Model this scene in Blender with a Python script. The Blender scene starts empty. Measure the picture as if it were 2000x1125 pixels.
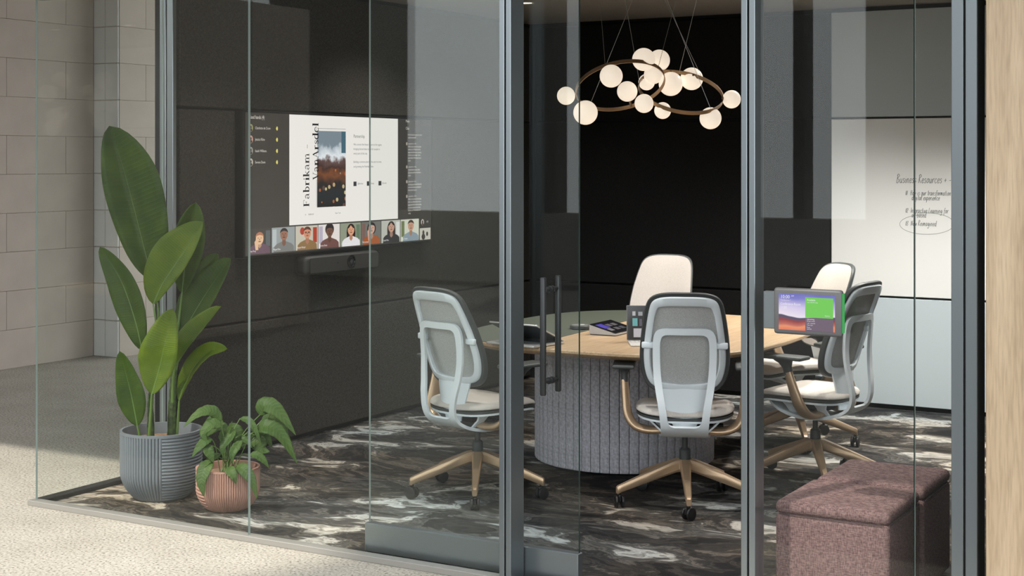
import bpy, bmesh, math, random
from mathutils import Vector, Matrix
random.seed(7)
S = bpy.context.scene
C = S.collection
R = math.radians
# ------------------------------------------------------------------ camera, world, sun, exposure
cam_d = bpy.data.cameras.new('camera'); cam = bpy.data.objects.new('camera', cam_d); C.objects.link(cam)
cam.location = (0, 0, 1.677); cam.rotation_euler = (R(90), 0, R(30))
cam_d.sensor_width = 36; cam_d.lens = 36*2890/2000; cam_d.shift_y = -0.1265; cam_d.clip_start = .05; cam_d.clip_end = 300
S.camera = cam
w = bpy.data.worlds.new('sky'); S.world = w; w.use_nodes = True
bg = w.node_tree.nodes['Background']; bg.inputs[0].default_value = (.94, .97, 1.0, 1); bg.inputs[1].default_value = 3.05
sun_d = bpy.data.lights.new('sun', 'SUN'); sun_d.energy = 3.4; sun_d.angle = R(1.6); sun_d.color = (1, .93, .82)
sun = bpy.data.objects.new('sun', sun_d); C.objects.link(sun)
SUN_EL = R(52); SUN_DIR = Vector((.331*math.cos(SUN_EL), .944*math.cos(SUN_EL), -math.sin(SUN_EL)))
sun.rotation_euler = SUN_DIR.to_track_quat('-Z', 'Y').to_euler(); sun.location = (-4, -10, 16)
S.view_settings.view_transform = 'Standard'; S.view_settings.look = 'None'
S.view_settings.exposure = 0.03; S.view_settings.gamma = 1; S.view_settings.use_curve_mapping = False
S.cycles.max_bounces = 10; S.cycles.transparent_max_bounces = 24; S.cycles.diffuse_bounces = 5; S.cycles.glossy_bounces = 5
S.cycles.use_denoising = True; S.cycles.sample_clamp_indirect = 8
S.cycles.caustics_reflective = False; S.cycles.caustics_refractive = False

# ------------------------------------------------------------------ materials
MATS = {}
def nodes_of(name):
    m = bpy.data.materials.new(name); m.use_nodes = True
    return m, m.node_tree.nodes, m.node_tree.links, m.node_tree.nodes['Principled BSDF']
def mat(name, col, rough=.5, metal=0, spec=None, var=0, scale=40, bump=0, bscale=None, stretch=(1, 1, 1), coat=0):
    if name in MATS: return MATS[name]
    m, N, L, b = nodes_of(name)
    b.inputs['Base Color'].default_value = (*col, 1); b.inputs['Roughness'].default_value = rough; b.inputs['Metallic'].default_value = metal
    if spec is not None: b.inputs['Specular IOR Level'].default_value = spec
    if coat: b.inputs['Coat Weight'].default_value = coat; b.inputs['Coat Roughness'].default_value = .1
    if var or bump:
        tc = N.new('ShaderNodeTexCoord'); mp = N.new('ShaderNodeMapping'); mp.inputs['Scale'].default_value = stretch
        L.new(tc.outputs['Object'], mp.inputs[0])
        nz = N.new('ShaderNodeTexNoise'); nz.inputs['Scale'].default_value = scale; nz.inputs['Detail'].default_value = 4
        L.new(mp.outputs[0], nz.inputs[0])
        if var:
            rp = N.new('ShaderNodeValToRGB')
            rp.color_ramp.elements[0].position = .3; rp.color_ramp.elements[1].position = .7
            rp.color_ramp.elements[0].color = (*[c*(1-var) for c in col], 1); rp.color_ramp.elements[1].color = (*[min(1, c*(1+var)) for c in col], 1)
            L.new(nz.outputs[0], rp.inputs[0]); L.new(rp.outputs[0], b.inputs['Base Color'])
        if bump:
            n2 = N.new('ShaderNodeTexNoise'); n2.inputs['Scale'].default_value = bscale or scale; n2.inputs['Detail'].default_value = 3
            L.new(mp.outputs[0], n2.inputs[0])
            bp = N.new('ShaderNodeBump'); bp.inputs['Strength'].default_value = bump; bp.inputs['Distance'].default_value = .004
            L.new(n2.outputs[0], bp.inputs['Height']); L.new(bp.outputs[0], b.inputs['Normal'])
    MATS[name] = m; return m
def emit(name, col, st=1.0):
    if name in MATS: return MATS[name]
    m, N, L, b = nodes_of(name)
    b.inputs['Base Color'].default_value = (0, 0, 0, 1); b.inputs['Roughness'].default_value = .25; b.inputs['Specular IOR Level'].default_value = .3
    b.inputs['Emission Color'].default_value = (*col, 1); b.inputs['Emission Strength'].default_value = st
    MATS[name] = m; return m
def lin(r, g, b):
    f = lambda c: (c/255/12.92 if c/255 <= .04045 else ((c/255+.055)/1.055)**2.4)
    return (f(r), f(g), f(b))
def ramp(N, stops):
    r = N.new('ShaderNodeValToRGB'); e = r.color_ramp.elements
    while len(e) > 1: e.remove(e[-1])
    e[0].position = stops[0][0]; e[0].color = (*stops[0][1], 1)
    for p, c in stops[1:]:
        k = e.new(p); k.color = (*c, 1)
    return r
def glass_mat():
    m, N, L, b = nodes_of('clear_glass'); N.remove(b)
    lw = N.new('ShaderNodeLayerWeight'); lw.inputs[0].default_value = .5
    p = N.new('ShaderNodeMath'); p.operation = 'POWER'; p.inputs[1].default_value = 5; L.new(lw.outputs['Facing'], p.inputs[0])
    q = N.new('ShaderNodeMath'); q.operation = 'MULTIPLY_ADD'; q.inputs[1].default_value = .55; q.inputs[2].default_value = .019; L.new(p.outputs[0], q.inputs[0])
    t = N.new('ShaderNodeBsdfTransparent'); t.inputs[0].default_value = (.975, .985, .978, 1)
    g = N.new('ShaderNodeBsdfGlossy'); g.inputs['Roughness'].default_value = 0; g.inputs[0].default_value = (.97, 1, .98, 1)
    mx = N.new('ShaderNodeMixShader'); L.new(q.outputs[0], mx.inputs[0]); L.new(t.outputs[0], mx.inputs[1]); L.new(g.outputs[0], mx.inputs[2])
    L.new(mx.outputs[0], N['Material Output'].inputs[0]); MATS['glass'] = m; return m
def terrazzo_mat():
    m, N, L, b = nodes_of('pale_speckled_floor'); b.inputs['Roughness'].default_value = .85
    tc = N.new('ShaderNodeTexCoord')
    n1 = N.new('ShaderNodeTexNoise'); n1.inputs['Scale'].default_value = 85; n1.inputs['Detail'].default_value = 4; L.new(tc.outputs['Object'], n1.inputs[0])
    n2 = N.new('ShaderNodeTexNoise'); n2.inputs['Scale'].default_value = 3.0; n2.inputs['Detail'].default_value = 4; L.new(tc.outputs['Object'], n2.inputs[0])
    r1 = ramp(N, [(.28, (.07, .062, .05)), (.37, (.26, .24, .20)), (.45, (.43, .40, .345)), (.60, (.52, .49, .43)), (.72, (.66, .64, .58))]); L.new(n1.outputs[0], r1.inputs[0])
    r2 = ramp(N, [(.3, (.84, .83, .81)), (.7, (1, 1, 1))]); L.new(n2.outputs[0], r2.inputs[0])
    mx = N.new('ShaderNodeMix'); mx.data_type = 'RGBA'; mx.blend_type = 'MULTIPLY'; mx.inputs[0].default_value = 1
    L.new(r1.outputs[0], mx.inputs[6]); L.new(r2.outputs[0], mx.inputs[7]); L.new(mx.outputs[2], b.inputs['Base Color'])
    bp = N.new('ShaderNodeBump'); bp.inputs['Strength'].default_value = .5; bp.inputs['Distance'].default_value = .004; L.new(n1.outputs[0], bp.inputs['Height']); L.new(bp.outputs[0], b.inputs['Normal'])
    return m
def carpet_mat():
    m, N, L, b = nodes_of('dark_clouded_carpet'); b.inputs['Roughness'].default_value = .93; b.inputs['Specular IOR Level'].default_value = .15
    tc = N.new('ShaderNodeTexCoord'); mp = N.new('ShaderNodeMapping'); mp.inputs['Rotation'].default_value = (0, 0, R(-30)); mp.inputs['Scale'].default_value = (.62, 1.15, 1); L.new(tc.outputs['Object'], mp.inputs[0])
    wn = N.new('ShaderNodeTexNoise'); wn.inputs['Scale'].default_value = 1.7; wn.inputs['Detail'].default_value = 4; L.new(mp.outputs[0], wn.inputs[0])
    ad = N.new('ShaderNodeMix'); ad.data_type = 'RGBA'; ad.blend_type = 'LINEAR_LIGHT'; ad.inputs[0].default_value = .34
    L.new(mp.outputs[0], ad.inputs[6]); L.new(wn.outputs['Color'], ad.inputs[7])
    n1 = N.new('ShaderNodeTexNoise'); n1.inputs['Scale'].default_value = 3.1; n1.inputs['Detail'].default_value = 9; n1.inputs['Roughness'].default_value = .60; n1.inputs['Distortion'].default_value = .5
    L.new(ad.outputs[2], n1.inputs[0])
    r1 = ramp(N, [(.30, (.010, .011, .013)), (.40, (.018, .018, .019)), (.435, (.055, .050, .045)), (.455, (.024, .024, .025)), (.49, (.042, .039, .036)), (.515, (.14, .128, .113)), (.53, (.050, .050, .050)), (.565, (.10, .094, .086)), (.585, (.32, .31, .285)), (.62, (.52, .51, .475)), (.635, (.18, .17, .155)), (.68, (.60, .59, .55)), (.75, (.34, .31, .28))])
    L.new(n1.outputs[0], r1.inputs[0])
    n3 = N.new('ShaderNodeTexNoise'); n3.inputs['Scale'].default_value = 1.1; n3.inputs['Detail'].default_value = 2; L.new(mp.outputs[0], n3.inputs[0])
    r3 = ramp(N, [(.35, (.80, .90, 1.0)), (.65, (1.1, .95, .80))]); L.new(n3.outputs[0], r3.inputs[0])
    mx = N.new('ShaderNodeMix'); mx.data_type = 'RGBA'; mx.blend_type = 'MULTIPLY'; mx.inputs[0].default_value = 1
    L.new(r1.outputs[0], mx.inputs[6]); L.new(r3.outputs[0], mx.inputs[7]); L.new(mx.outputs[2], b.inputs['Base Color'])
    n4 = N.new('ShaderNodeTexNoise'); n4.inputs['Scale'].default_value = 260; L.new(tc.outputs['Object'], n4.inputs[0])
    bp = N.new('ShaderNodeBump'); bp.inputs['Strength'].default_value = .35; bp.inputs['Distance'].default_value = .003; L.new(n4.outputs[0], bp.inputs['Height']); L.new(bp.outputs[0], b.inputs['Normal'])
    return m
def wood_mat(name, c0, c1, axis, scale=6, rough=.5):
    m, N, L, b = nodes_of(name); b.inputs['Roughness'].default_value = rough
    tc = N.new('ShaderNodeTexCoord'); mp = N.new('ShaderNodeMapping')
    sc = [1, 1, 1]; sc[axis] = .07; mp.inputs['Scale'].default_value = sc; L.new(tc.outputs['Object'], mp.inputs[0])
    n1 = N.new('ShaderNodeTexNoise'); n1.inputs['Scale'].default_value = scale; n1.inputs['Detail'].default_value = 6; n1.inputs['Distortion'].default_value = .8; L.new(mp.outputs[0], n1.inputs[0])
    n2 = N.new('ShaderNodeTexNoise'); n2.inputs['Scale'].default_value = scale*14; n2.inputs['Detail'].default_value = 3; L.new(mp.outputs[0], n2.inputs[0])
    r1 = ramp(N, [(.3, c0), (.5, [(a+b_)/2 for a, b_ in zip(c0, c1)]), (.7, c1)]); L.new(n1.outputs[0], r1.inputs[0])
    r2 = ramp(N, [(.3, (.78, .76, .74)), (.6, (1, 1, 1))]); L.new(n2.outputs[0], r2.inputs[0])
    mx = N.new('ShaderNodeMix'); mx.data_type = 'RGBA'; mx.blend_type = 'MULTIPLY'; mx.inputs[0].default_value = 1
    L.new(r1.outputs[0], mx.inputs[6]); L.new(r2.outputs[0], mx.inputs[7]); L.new(mx.outputs[2], b.inputs['Base Color'])
    MATS[name] = m; return m
def weave_mat(name, c0, c1, sx, sz, axis, rough=.9, bump=.5):
    # woven cloth: two crossed stretched noises
    m, N, L, b = nodes_of(name); b.inputs['Roughness'].default_value = rough; b.inputs['Specular IOR Level'].default_value = .2
    tc = N.new('ShaderNodeTexCoord'); outs = []
    for k, (a, z) in enumerate(((1, .2), (.2, 1))):
        mp = N.new('ShaderNodeMapping'); s = [a, a, z]
        mp.inputs['Scale'].default_value = s; L.new(tc.outputs['Object'], mp.inputs[0])
        n = N.new('ShaderNodeTexNoise'); n.inputs['Scale'].default_value = (sx, sz)[k]; n.inputs['Detail'].default_value = 3; L.new(mp.outputs[0], n.inputs[0]); outs.append(n)
    ma = N.new('ShaderNodeMath'); ma.operation = 'ADD'; L.new(outs[0].outputs[0], ma.inputs[0]); L.new(outs[1].outputs[0], ma.inputs[1])
    hf = N.new('ShaderNodeMath'); hf.operation = 'MULTIPLY'; hf.inputs[1].default_value = .5; L.new(ma.outputs[0], hf.inputs[0])
    rp = ramp(N, [(.38, c0), (.62, c1)]); L.new(hf.outputs[0], rp.inputs[0]); L.new(rp.outputs[0], b.inputs['Base Color'])
    bp = N.new('ShaderNodeBump'); bp.inputs['Strength'].default_value = bump; bp.inputs['Distance'].default_value = .003; L.new(hf.outputs[0], bp.inputs['Height']); L.new(bp.outputs[0], b.inputs['Normal'])
    MATS[name] = m; return m
def leaf_mat(name, c0, c1, tr, veins=46, vs=.06, rough=.42):
    m, N, L, b = nodes_of(name); b.inputs['Roughness'].default_value = rough; b.inputs['Specular IOR Level'].default_value = .32
    tc = N.new('ShaderNodeTexCoord'); n1 = N.new('ShaderNodeTexNoise'); n1.inputs['Scale'].default_value = 9; n1.inputs['Detail'].default_value = 4; L.new(tc.outputs['Object'], n1.inputs[0])
    rp = ramp(N, [(.3, c0), (.7, c1)]); L.new(n1.outputs[0], rp.inputs[0])
    sx = N.new('ShaderNodeSeparateXYZ'); L.new(tc.outputs['UV'], sx.inputs[0])
    def op(k, a, v=None, v2=None):
        q = N.new('ShaderNodeMath'); q.operation = k; L.new(a, q.inputs[0])
        if v is not None:
            if hasattr(v, 'links'): L.new(v, q.inputs[1])
            else: q.inputs[1].default_value = v
        if v2 is not None: L.new(v2, q.inputs[2])
        return q.outputs[0]
    av = op('ABSOLUTE', sx.outputs[1]); ph = op('MULTIPLY_ADD', sx.outputs[0], veins*6.283, op('MULTIPLY', av, -8.0))
    h = N.new('ShaderNodeMath'); h.operation = 'ADD'; L.new(op('MULTIPLY', op('SINE', ph), .5), h.inputs[0]); h.inputs[1].default_value = .5
    p3 = op('POWER', h.outputs[0], 4.0); k = op('MULTIPLY', p3, vs)
    mx = N.new('ShaderNodeMix'); mx.data_type = 'RGBA'; L.new(k, mx.inputs[0]); L.new(rp.outputs[0], mx.inputs[6]); mx.inputs[7].default_value = (*[min(1, c*2.6+.02) for c in c1], 1)
    L.new(mx.outputs[2], b.inputs['Base Color'])
    bp = N.new('ShaderNodeBump'); bp.inputs['Strength'].default_value = .25; bp.inputs['Distance'].default_value = .003; L.new(p3, bp.inputs['Height']); L.new(bp.outputs[0], b.inputs['Normal'])
    t = N.new('ShaderNodeBsdfTranslucent'); t.inputs[0].default_value = (*tr, 1)
    ms = N.new('ShaderNodeMixShader'); ms.inputs[0].default_value = .3
    L.new(b.outputs[0], ms.inputs[1]); L.new(t.outputs[0], ms.inputs[2]); L.new(ms.outputs[0], N['Material Output'].inputs[0])
    MATS[name] = m; return m

GLASS = glass_mat(); TERRAZZO = terrazzo_mat(); CARPET = carpet_mat()
EDGE = mat('green_glass_edge', (.36, .44, .41), .15, spec=.8)
EDGED = mat('dark_green_glass_edge', (.025, .06, .05), .12, spec=.8)
METAL = mat('blue_grey_aluminium', lin(138, 146, 150), .30, .85)
SILL = mat('grey_sill_aluminium', lin(150, 148, 142), .45, .2)
BLACK = mat('black_gap', (.004, .004, .004), .8)
FABRIC = weave_mat('dark_wall_fabric', (.018, .016, .0135), (.056, .050, .042), 380, 380, 0, .95, .6)
FABRICB = weave_mat('black_rear_fabric', (.006, .006, .0062), (.014, .0138, .0138), 380, 380, 0, .95, .6)
BOARD = mat('whiteboard_gloss', (.86, .86, .85), .16, spec=.5)
BOARD2 = mat('pale_grey_board', (.55, .62, .66), .3, spec=.4)
CEIL = mat('taupe_ceiling', (.30, .275, .245), .9)
CREAM = mat('cream_block', (.55, .485, .425), .85, var=.05, scale=5)
GROUT = mat('cream_grout', (.53, .465, .405), .9)
CREAM_LIT = mat('skylit_block', (.62, .63, .62), .8, var=.03, scale=5)  # cream block with the front sky light put into its colour
WOODW = wood_mat('pale_oak_panel', (.47, .345, .22), (.62, .475, .32), 2, 9)
WOODT = wood_mat('light_oak_top', (.40, .275, .16), (.53, .385, .24), 1, 7, .42)
GREENT = mat('olive_green_laminate', (.075, .088, .066), .42)
FELT = mat('grey_felt', (.50, .50, .55), .95, var=.28, scale=70, bump=.4, bscale=160)
SHELLW = mat('pale_blue_white_plastic', (.80, .86, .90), .36)
BRONZE = mat('satin_bronze', (.54, .385, .25), .34, .6)
DARKP = mat('charcoal_plastic', (.052, .058, .058), .5)
BLACKP = mat('black_plastic', (.012, .012, .013), .4)
MESHM = weave_mat('grey_back_mesh', (.34, .345, .335), (.60, .605, .59), 900, 900, 0, .8, .3)
BEIGE = mat('beige_seat_fabric', (.62, .575, .53), .92, var=.07, scale=180, bump=.25, bscale=420)
OTTO = weave_mat('mauve_brown_weave', (.095, .054, .057), (.255, .165, .158), 260, 260, 0, .95, .7)
GLOBE = emit('opal_glass_lit', (1, .85, .68), .66); GLOBE.node_tree.nodes['Principled BSDF'].inputs['Base Color'].default_value = (.7, .66, .6, 1)
BRASS = mat('brushed_bronze_ring', (.30, .20, .12), .38, .8)
STEEL = mat('steel_cable', (.45, .45, .44), .35, .9)
POTG = mat('slate_grey_ceramic', (.165, .185, .205), .6)
POTP = mat('terracotta_pink_ceramic', (.42, .235, .18), .65)
SOIL = mat('brown_soil', (.22, .13, .075), .95, var=.5, scale=60, bump=1, bscale=70)
LEAF1 = leaf_mat('broad_leaf_green', (.026, .066, .006), (.068, .125, .010), (.14, .22, .012))
LEAF2 = leaf_mat('bright_leaf_green', (.075, .135, .008), (.145, .21, .014), (.28, .36, .02))
LEAF3 = leaf_mat('small_leaf_green', (.032, .080, .015), (.085, .150, .03), (.14, .24, .03), 15, .15, .5)
RIB = mat('leaf_rib', (.13, .22, .05), .4)
TRUNK = mat('plant_trunk', (.055, .09, .025), .45, var=.6, scale=45)

# ------------------------------------------------------------------ mesh builders
class MB:
    def __init__(s): s.v = []; s.f = []; s.m = []; s.mi = 0
    def add(s, verts, faces):
        o = len(s.v); s.v += [tuple(v) for v in verts]
        for f in faces: s.f.append([i+o for i in f]); s.m.append(s.mi)
        return s
    def box(s, x0, x1, y0, y1, z0, z1):
        return s.add([(x0, y0, z0), (x1, y0, z0), (x1, y1, z0), (x0, y1, z0), (x0, y0, z1), (x1, y0, z1), (x1, y1, z1), (x0, y1, z1)],
                     [(0, 3, 2, 1), (4, 5, 6, 7), (0, 1, 5, 4), (1, 2, 6, 5), (2, 3, 7, 6), (3, 0, 4, 7)])
    def rbox(s, x0, x1, y0, y1, z0, z1, r=.005, seg=2, M=None):
        bm = bmesh.new(); bmesh.ops.create_cube(bm, size=1)
        for v in bm.verts: v.co = Vector(((x0+x1)/2+v.co.x*(x1-x0), (y0+y1)/2+v.co.y*(y1-y0), (z0+z1)/2+v.co.z*(z1-z0)))
        bmesh.ops.bevel(bm, geom=bm.edges[:], offset=r, segments=seg, affect='EDGES', profile=.5)
        if M is not None: bm.transform(M)
        bm.verts.index_update()
        s.add([v.co.copy() for v in bm.verts], [[v.index for v in f.verts] for f in bm.faces]); bm.free(); return s
    def loft(s, loops, cap=True, closed=True):
        n = len(loops[0]); V = [p for l in loops for p in l]; F = []
        for i in range(len(loops)-1):
            for j in range(n if closed else n-1):
                k = (j+1) % n; F.append((i*n+j, i*n+k, (i+1)*n+k, (i+1)*n+j))
        if cap: F.append(tuple(range(n-1, -1, -1))); F.append(tuple(range((len(loops)-1)*n, len(loops)*n)))
        return s.add(V, F)
    def lathe(s, prof, seg=32, cx=0, cy=0, M=None, cap=False):
        loops = []
        for r, z in prof:
            l = [Vector((cx+r*math.cos(2*math.pi*k/seg), cy+r*math.sin(2*math.pi*k/seg), z)) for k in range(seg)]
            if M is not None: l = [M @ p for p in l]
            loops.append(l)
        return s.loft(loops, cap)
    def tube(s, path, rad, seg=10, up=Vector((0, 0, 1)), flat=None, cap=True):
        P = [Vector(p) for p in path]; n = len(P)
        if not hasattr(rad, '__len__'): rad = [rad]*n
        if flat is None: flat = [1]*n
        elif not hasattr(flat, '__len__'): flat = [flat]*n
        loops = []; nv = None
        for i in range(n):
            t = (P[min(i+1, n-1)]-P[max(i-1, 0)]).normalized()
            if nv is None:
                nv = up - t*up.dot(t)
                if nv.length < 1e-3: nv = Vector((1, 0, 0)) - t*t.x
                nv.normalize()
            else:
                nv = (nv - t*nv.dot(t)).normalized()
            b = t.cross(nv)
            loops.append([P[i]+nv*rad[i]*math.cos(2*math.pi*k/seg)+b*rad[i]*flat[i]*math.sin(2*math.pi*k/seg) for k in range(seg)])
        return s.loft(loops, cap)
    def sphere(s, c, r, u=20, v=12):
        pr = [(max(1e-5, r*math.sin(math.pi*k/v)), c[2]-r*math.cos(math.pi*k/v)) for k in range(v+1)]
        return s.lathe(pr, u, c[0], c[1])
    def mesh(s, name, mats, smooth=True, angle=35):
        me = bpy.data.meshes.new(name); me.from_pydata(s.v, [], s.f)
        for m in (mats if isinstance(mats, (list, tuple)) else [mats]): me.materials.append(m)
        me.polygons.foreach_set('material_index', s.m)
        bm = bmesh.new(); bm.from_mesh(me); bmesh.ops.recalc_face_normals(bm, faces=bm.faces[:]); bm.to_mesh(me); bm.free()
        if smooth:
            me.polygons.foreach_set('use_smooth', [True]*len(me.polygons)); me.set_sharp_from_angle(angle=R(angle))
        me.update(); return me
def put(name, data, parent=None, loc=None, rz=None):
    o = bpy.data.objects.new(name, data); C.objects.link(o)
    if parent is not None: o.parent = parent
    if loc is not None: o.location = loc
    if rz is not None: o.rotation_euler = (0, 0, rz)
    return o
def part(name, mb, mats, parent=None, smooth=True, angle=35, label=None):
    o = put(name, mb.mesh(name, mats, smooth, angle), parent)
    if label: o['label'] = label
    return o
def thing(name, label, cat, loc=(0, 0, 0), rz=0, group=None):
    o = put(name, None, None, loc, rz); o.empty_display_size = .1; o['label'] = label; o['category'] = cat
    if group: o['group'] = group
    return o
def tag(o, label, cat=None, group=None, kind=None):
    o['label'] = label
    if cat: o['category'] = cat
    if group: o['group'] = group
    if kind: o['kind'] = kind
    return o
def struct(name, mb, mats, label, cat, smooth=False):
    return tag(part(name, mb, mats, None, smooth), label, cat, None, 'structure')
def sroot(name, label, cat, loc=(0, 0, 0)):
    o = thing(name, label, cat, loc); o['kind'] = 'structure'; return o
def copy_tree(o, parent=None):
    c = o.copy(); C.objects.link(c); c.parent = parent
    for ch in list(o.children): copy_tree(ch, c)
    return c
def catmull(P, n, closed=False):
    P = [Vector(p) for p in P]; m = len(P); out = []; segs = m if closed else m-1
    tot = n if closed else n-1
    for i in range(n):
        t = i/tot*segs; k = min(int(t), segs-1); f = t-k
        g = (lambda j: P[j % m]) if closed else (lambda j: P[min(max(j, 0), m-1)])
        a, b, c, d = g(k-1), g(k), g(k+1), g(k+2)
        out.append(.5*((2*b)+(c-a)*f+(2*a-5*b+4*c-d)*f*f+(3*b-a-3*c+d)*f**3))
    return out
def resample(P, n):
    L = [0]
    for a, b in zip(P, P[1:]): L.append(L[-1]+(b-a).length)
    out = []; k = 0
    for i in range(n):
        t = L[-1]*i/(n-1)
        while k < len(P)-2 and L[k+1] < t: k += 1
        f = 0 if L[k+1] == L[k] else (t-L[k])/(L[k+1]-L[k]); out.append(P[k].lerp(P[k+1], min(1, f)))
    return out
def interp(xs, ys, x):
    if x <= xs[0]: return ys[0]
    for a, b, c, d in zip(xs, xs[1:], ys, ys[1:]):
        if x <= b: return c+(d-c)*(x-a)/(b-a)
    return ys[-1]

# ------------------------------------------------------------------ the setting
mb = MB(); mb.box(-30, 12, 3.95, 16, -.1, 0)
struct('floor', mb, TERRAZZO, 'pale speckled stone-look floor outside the glass room', 'floor')
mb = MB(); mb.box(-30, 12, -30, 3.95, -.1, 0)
struct('floor', mb, mat('court_floor_shade', (.11, .107, .10), .8, var=.1, scale=2), 'court floor behind the viewer, shade put into its dark colour', 'floor')  # floor out of view coloured dark in place of shade, dims the reflections
mb = MB(); mb.box(-5.55, -1.0, 5.075, 9.9, 0, .004)
struct('floor', mb, CARPET, 'dark carpet with cloudy cream and umber swirls inside the glass room', 'floor')
mb = MB(); mb.box(-5.6, -1.0, 5.13, 9.95, 2.70, 2.78)
struct('ceiling', mb, CEIL, 'taupe ceiling inside the glass room', 'ceiling')
mb = MB(); mb.box(-16, 6, 3.65, 12, 3.2, 3.45)
struct('ceiling', mb, CEIL, 'taupe soffit over the passage outside the glass room', 'ceiling')
mb = MB(); mb.box(-5.62, 6, 5.0, 5.13, 2.45, 3.2)
struct('trim_1', mb, METAL, 'blue grey metal head panel above the glass front', 'trim')
mb = MB(); mb.box(-5.62, -5.5, 5.13, 5.95, 2.72, 3.2)
struct('trim_2', mb, METAL, 'blue grey metal head panel above the glass return', 'trim')

# left wall with the display: black backing, three rows of fabric panels, recessed plinth
wl = sroot('wall_left', 'dark woven fabric panel wall behind the wide display', 'wall')
mb = MB(); mb.box(-5.66, -5.535, 5.951, 9.95, 0, 2.9); part('backing', mb, BLACK, wl, False)
for z0, z1 in ((.035, .745), (.759, 1.943), (1.957, 2.668)):
    mb = MB(); mb.rbox(-5.535, -5.49, 5.962, 9.79, z0, z1, .004, 1); part('panel', mb, FABRIC, wl)
wb = sroot('wall_back', 'rear wall of dark fabric panels with white writing boards', 'wall')
mb = MB(); mb.box(-5.66, -1.0, 9.86, 10.0, 0, 2.9); part('backing', mb, BLACK, wb, False)
for z0, z1 in ((.035, .745), (.759, 1.943), (1.957, 2.668)):
    mb = MB(); mb.rbox(-5.465, -3.165, 9.815, 9.86, z0, z1, .004, 1); part('panel', mb, FABRICB, wb)
boards = []
for i, (z0, z1) in enumerate(((.035, .745), (.759, 1.943), (1.957, 2.668))):
    mb = MB(); mb.rbox(-3.153, -1.12, 9.808, 9.86, z0, z1, .003, 1)
    boards.append(part('whiteboard', mb, BOARD if i == 1 else BOARD2, wb, label='glossy white writing board with handwriting' if i == 1 else 'pale grey board panel'))
mb = MB(); mb.box(-1.10, -1.0, 5.13, 9.9, 0, 2.9)
struct('wall_right', mb, FABRIC, 'dark fabric side wall of the room behind the right post', 'wall')
wr = sroot('wall_front', 'pale oak veneer wall to the right of the glass front', 'wall')
mb = MB(); mb.box(-1.085, 6, 5.02, 5.12, 0, 3.2); part('backing', mb, BLACK, wr, False)
for k in range(6):
    mb = MB(); mb.rbox(-1.082+k*1.18, -1.082+k*1.18+1.174, 4.985, 5.02, .02, 3.19, .003, 1); part('panel', mb, WOODW, wr)

# block wall outside on the left, with its return and the recess behind
wo = sroot('wall_outer', 'cream block wall of the passage left of the glass room', 'wall')
mb = MB(); mb.box(-9.6, -9.385, -2, 9.3, 0, 3.2); part('backing', mb, GROUT, wo, False)
def block(w_, h_, d_):
    m = MB(); m.rbox(0, d_, .001, w_-.001, .001, h_-.001, .002, 1); return m.mesh('block', CREAM)
BW, BH = .62, .31; full = block(BW, BH, .02); half = block(BW/2, BH, .02)
for r in range(11):
    y = 9.112; first = True
    while y > 3.2:
        me = half if (first and r % 2) else full; w_ = BW/2 if me is half else BW; first = False
        h_ = min(BH, 3.2-r*BH)
        o = put('block', me, wo, (-9.385, y-w_, r*BH))
        if h_ < BH-.01: o.scale = (1, 1, max(.05, h_/BH))
        y -= w_
wo2 = sroot('wall_return', 'block wall return at the end of the passage, front coloured pale for sky light', 'wall')
mb = MB(); mb.box(-9.6, -9.105, 9.13, 12, 0, 3.2); part('backing', mb, GROUT, wo2, False)
m2 = MB(); m2.rbox(.002, .13, -.02, 0, .003, BH-.003, .004, 1); me1 = m2.mesh('block', CREAM_LIT)
m2 = MB(); m2.rbox(.134, .278, -.02, 0, .003, BH-.003, .004, 1); me2 = m2.mesh('block', CREAM_LIT)
for r in range(10):
    put('block', me1, wo2, (-9.365, 9.13, r*BH)); put('block', me2, wo2, (-9.365, 9.13, r*BH))
    for k in range(4):
        put('block', full, wo2, (-9.105, 9.132+k*BW-(BW/2 if r % 2 and k else 0), r*BH)) if not (r % 2 and k == 0) else put('block', half, wo2, (-9.105, 9.132, r*BH))

# opposite side of the court: low wall, posts and beam (seen only as reflections), two added tall pillars
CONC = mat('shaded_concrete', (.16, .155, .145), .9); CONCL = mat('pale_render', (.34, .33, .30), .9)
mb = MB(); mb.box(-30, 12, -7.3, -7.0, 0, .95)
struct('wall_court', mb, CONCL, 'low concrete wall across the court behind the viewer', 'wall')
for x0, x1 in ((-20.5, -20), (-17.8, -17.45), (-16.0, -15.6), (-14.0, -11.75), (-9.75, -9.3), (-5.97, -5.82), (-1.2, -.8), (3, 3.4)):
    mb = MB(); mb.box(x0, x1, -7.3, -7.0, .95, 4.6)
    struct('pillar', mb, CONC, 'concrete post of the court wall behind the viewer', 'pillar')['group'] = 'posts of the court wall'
for x0, x1 in ((-5.85, -4.42), (-3.3, -1.9)):  # added out of view to throw shade bands on the glass front
    mb = MB(); mb.box(x0, x1, -1.5, -1.0, 0, 10.5)
    struct('pillar', mb, CONC, 'unseen tall pillar added behind the viewer to shade the glass front', 'pillar')['group'] = 'added shade pillars behind the viewer'

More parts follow.
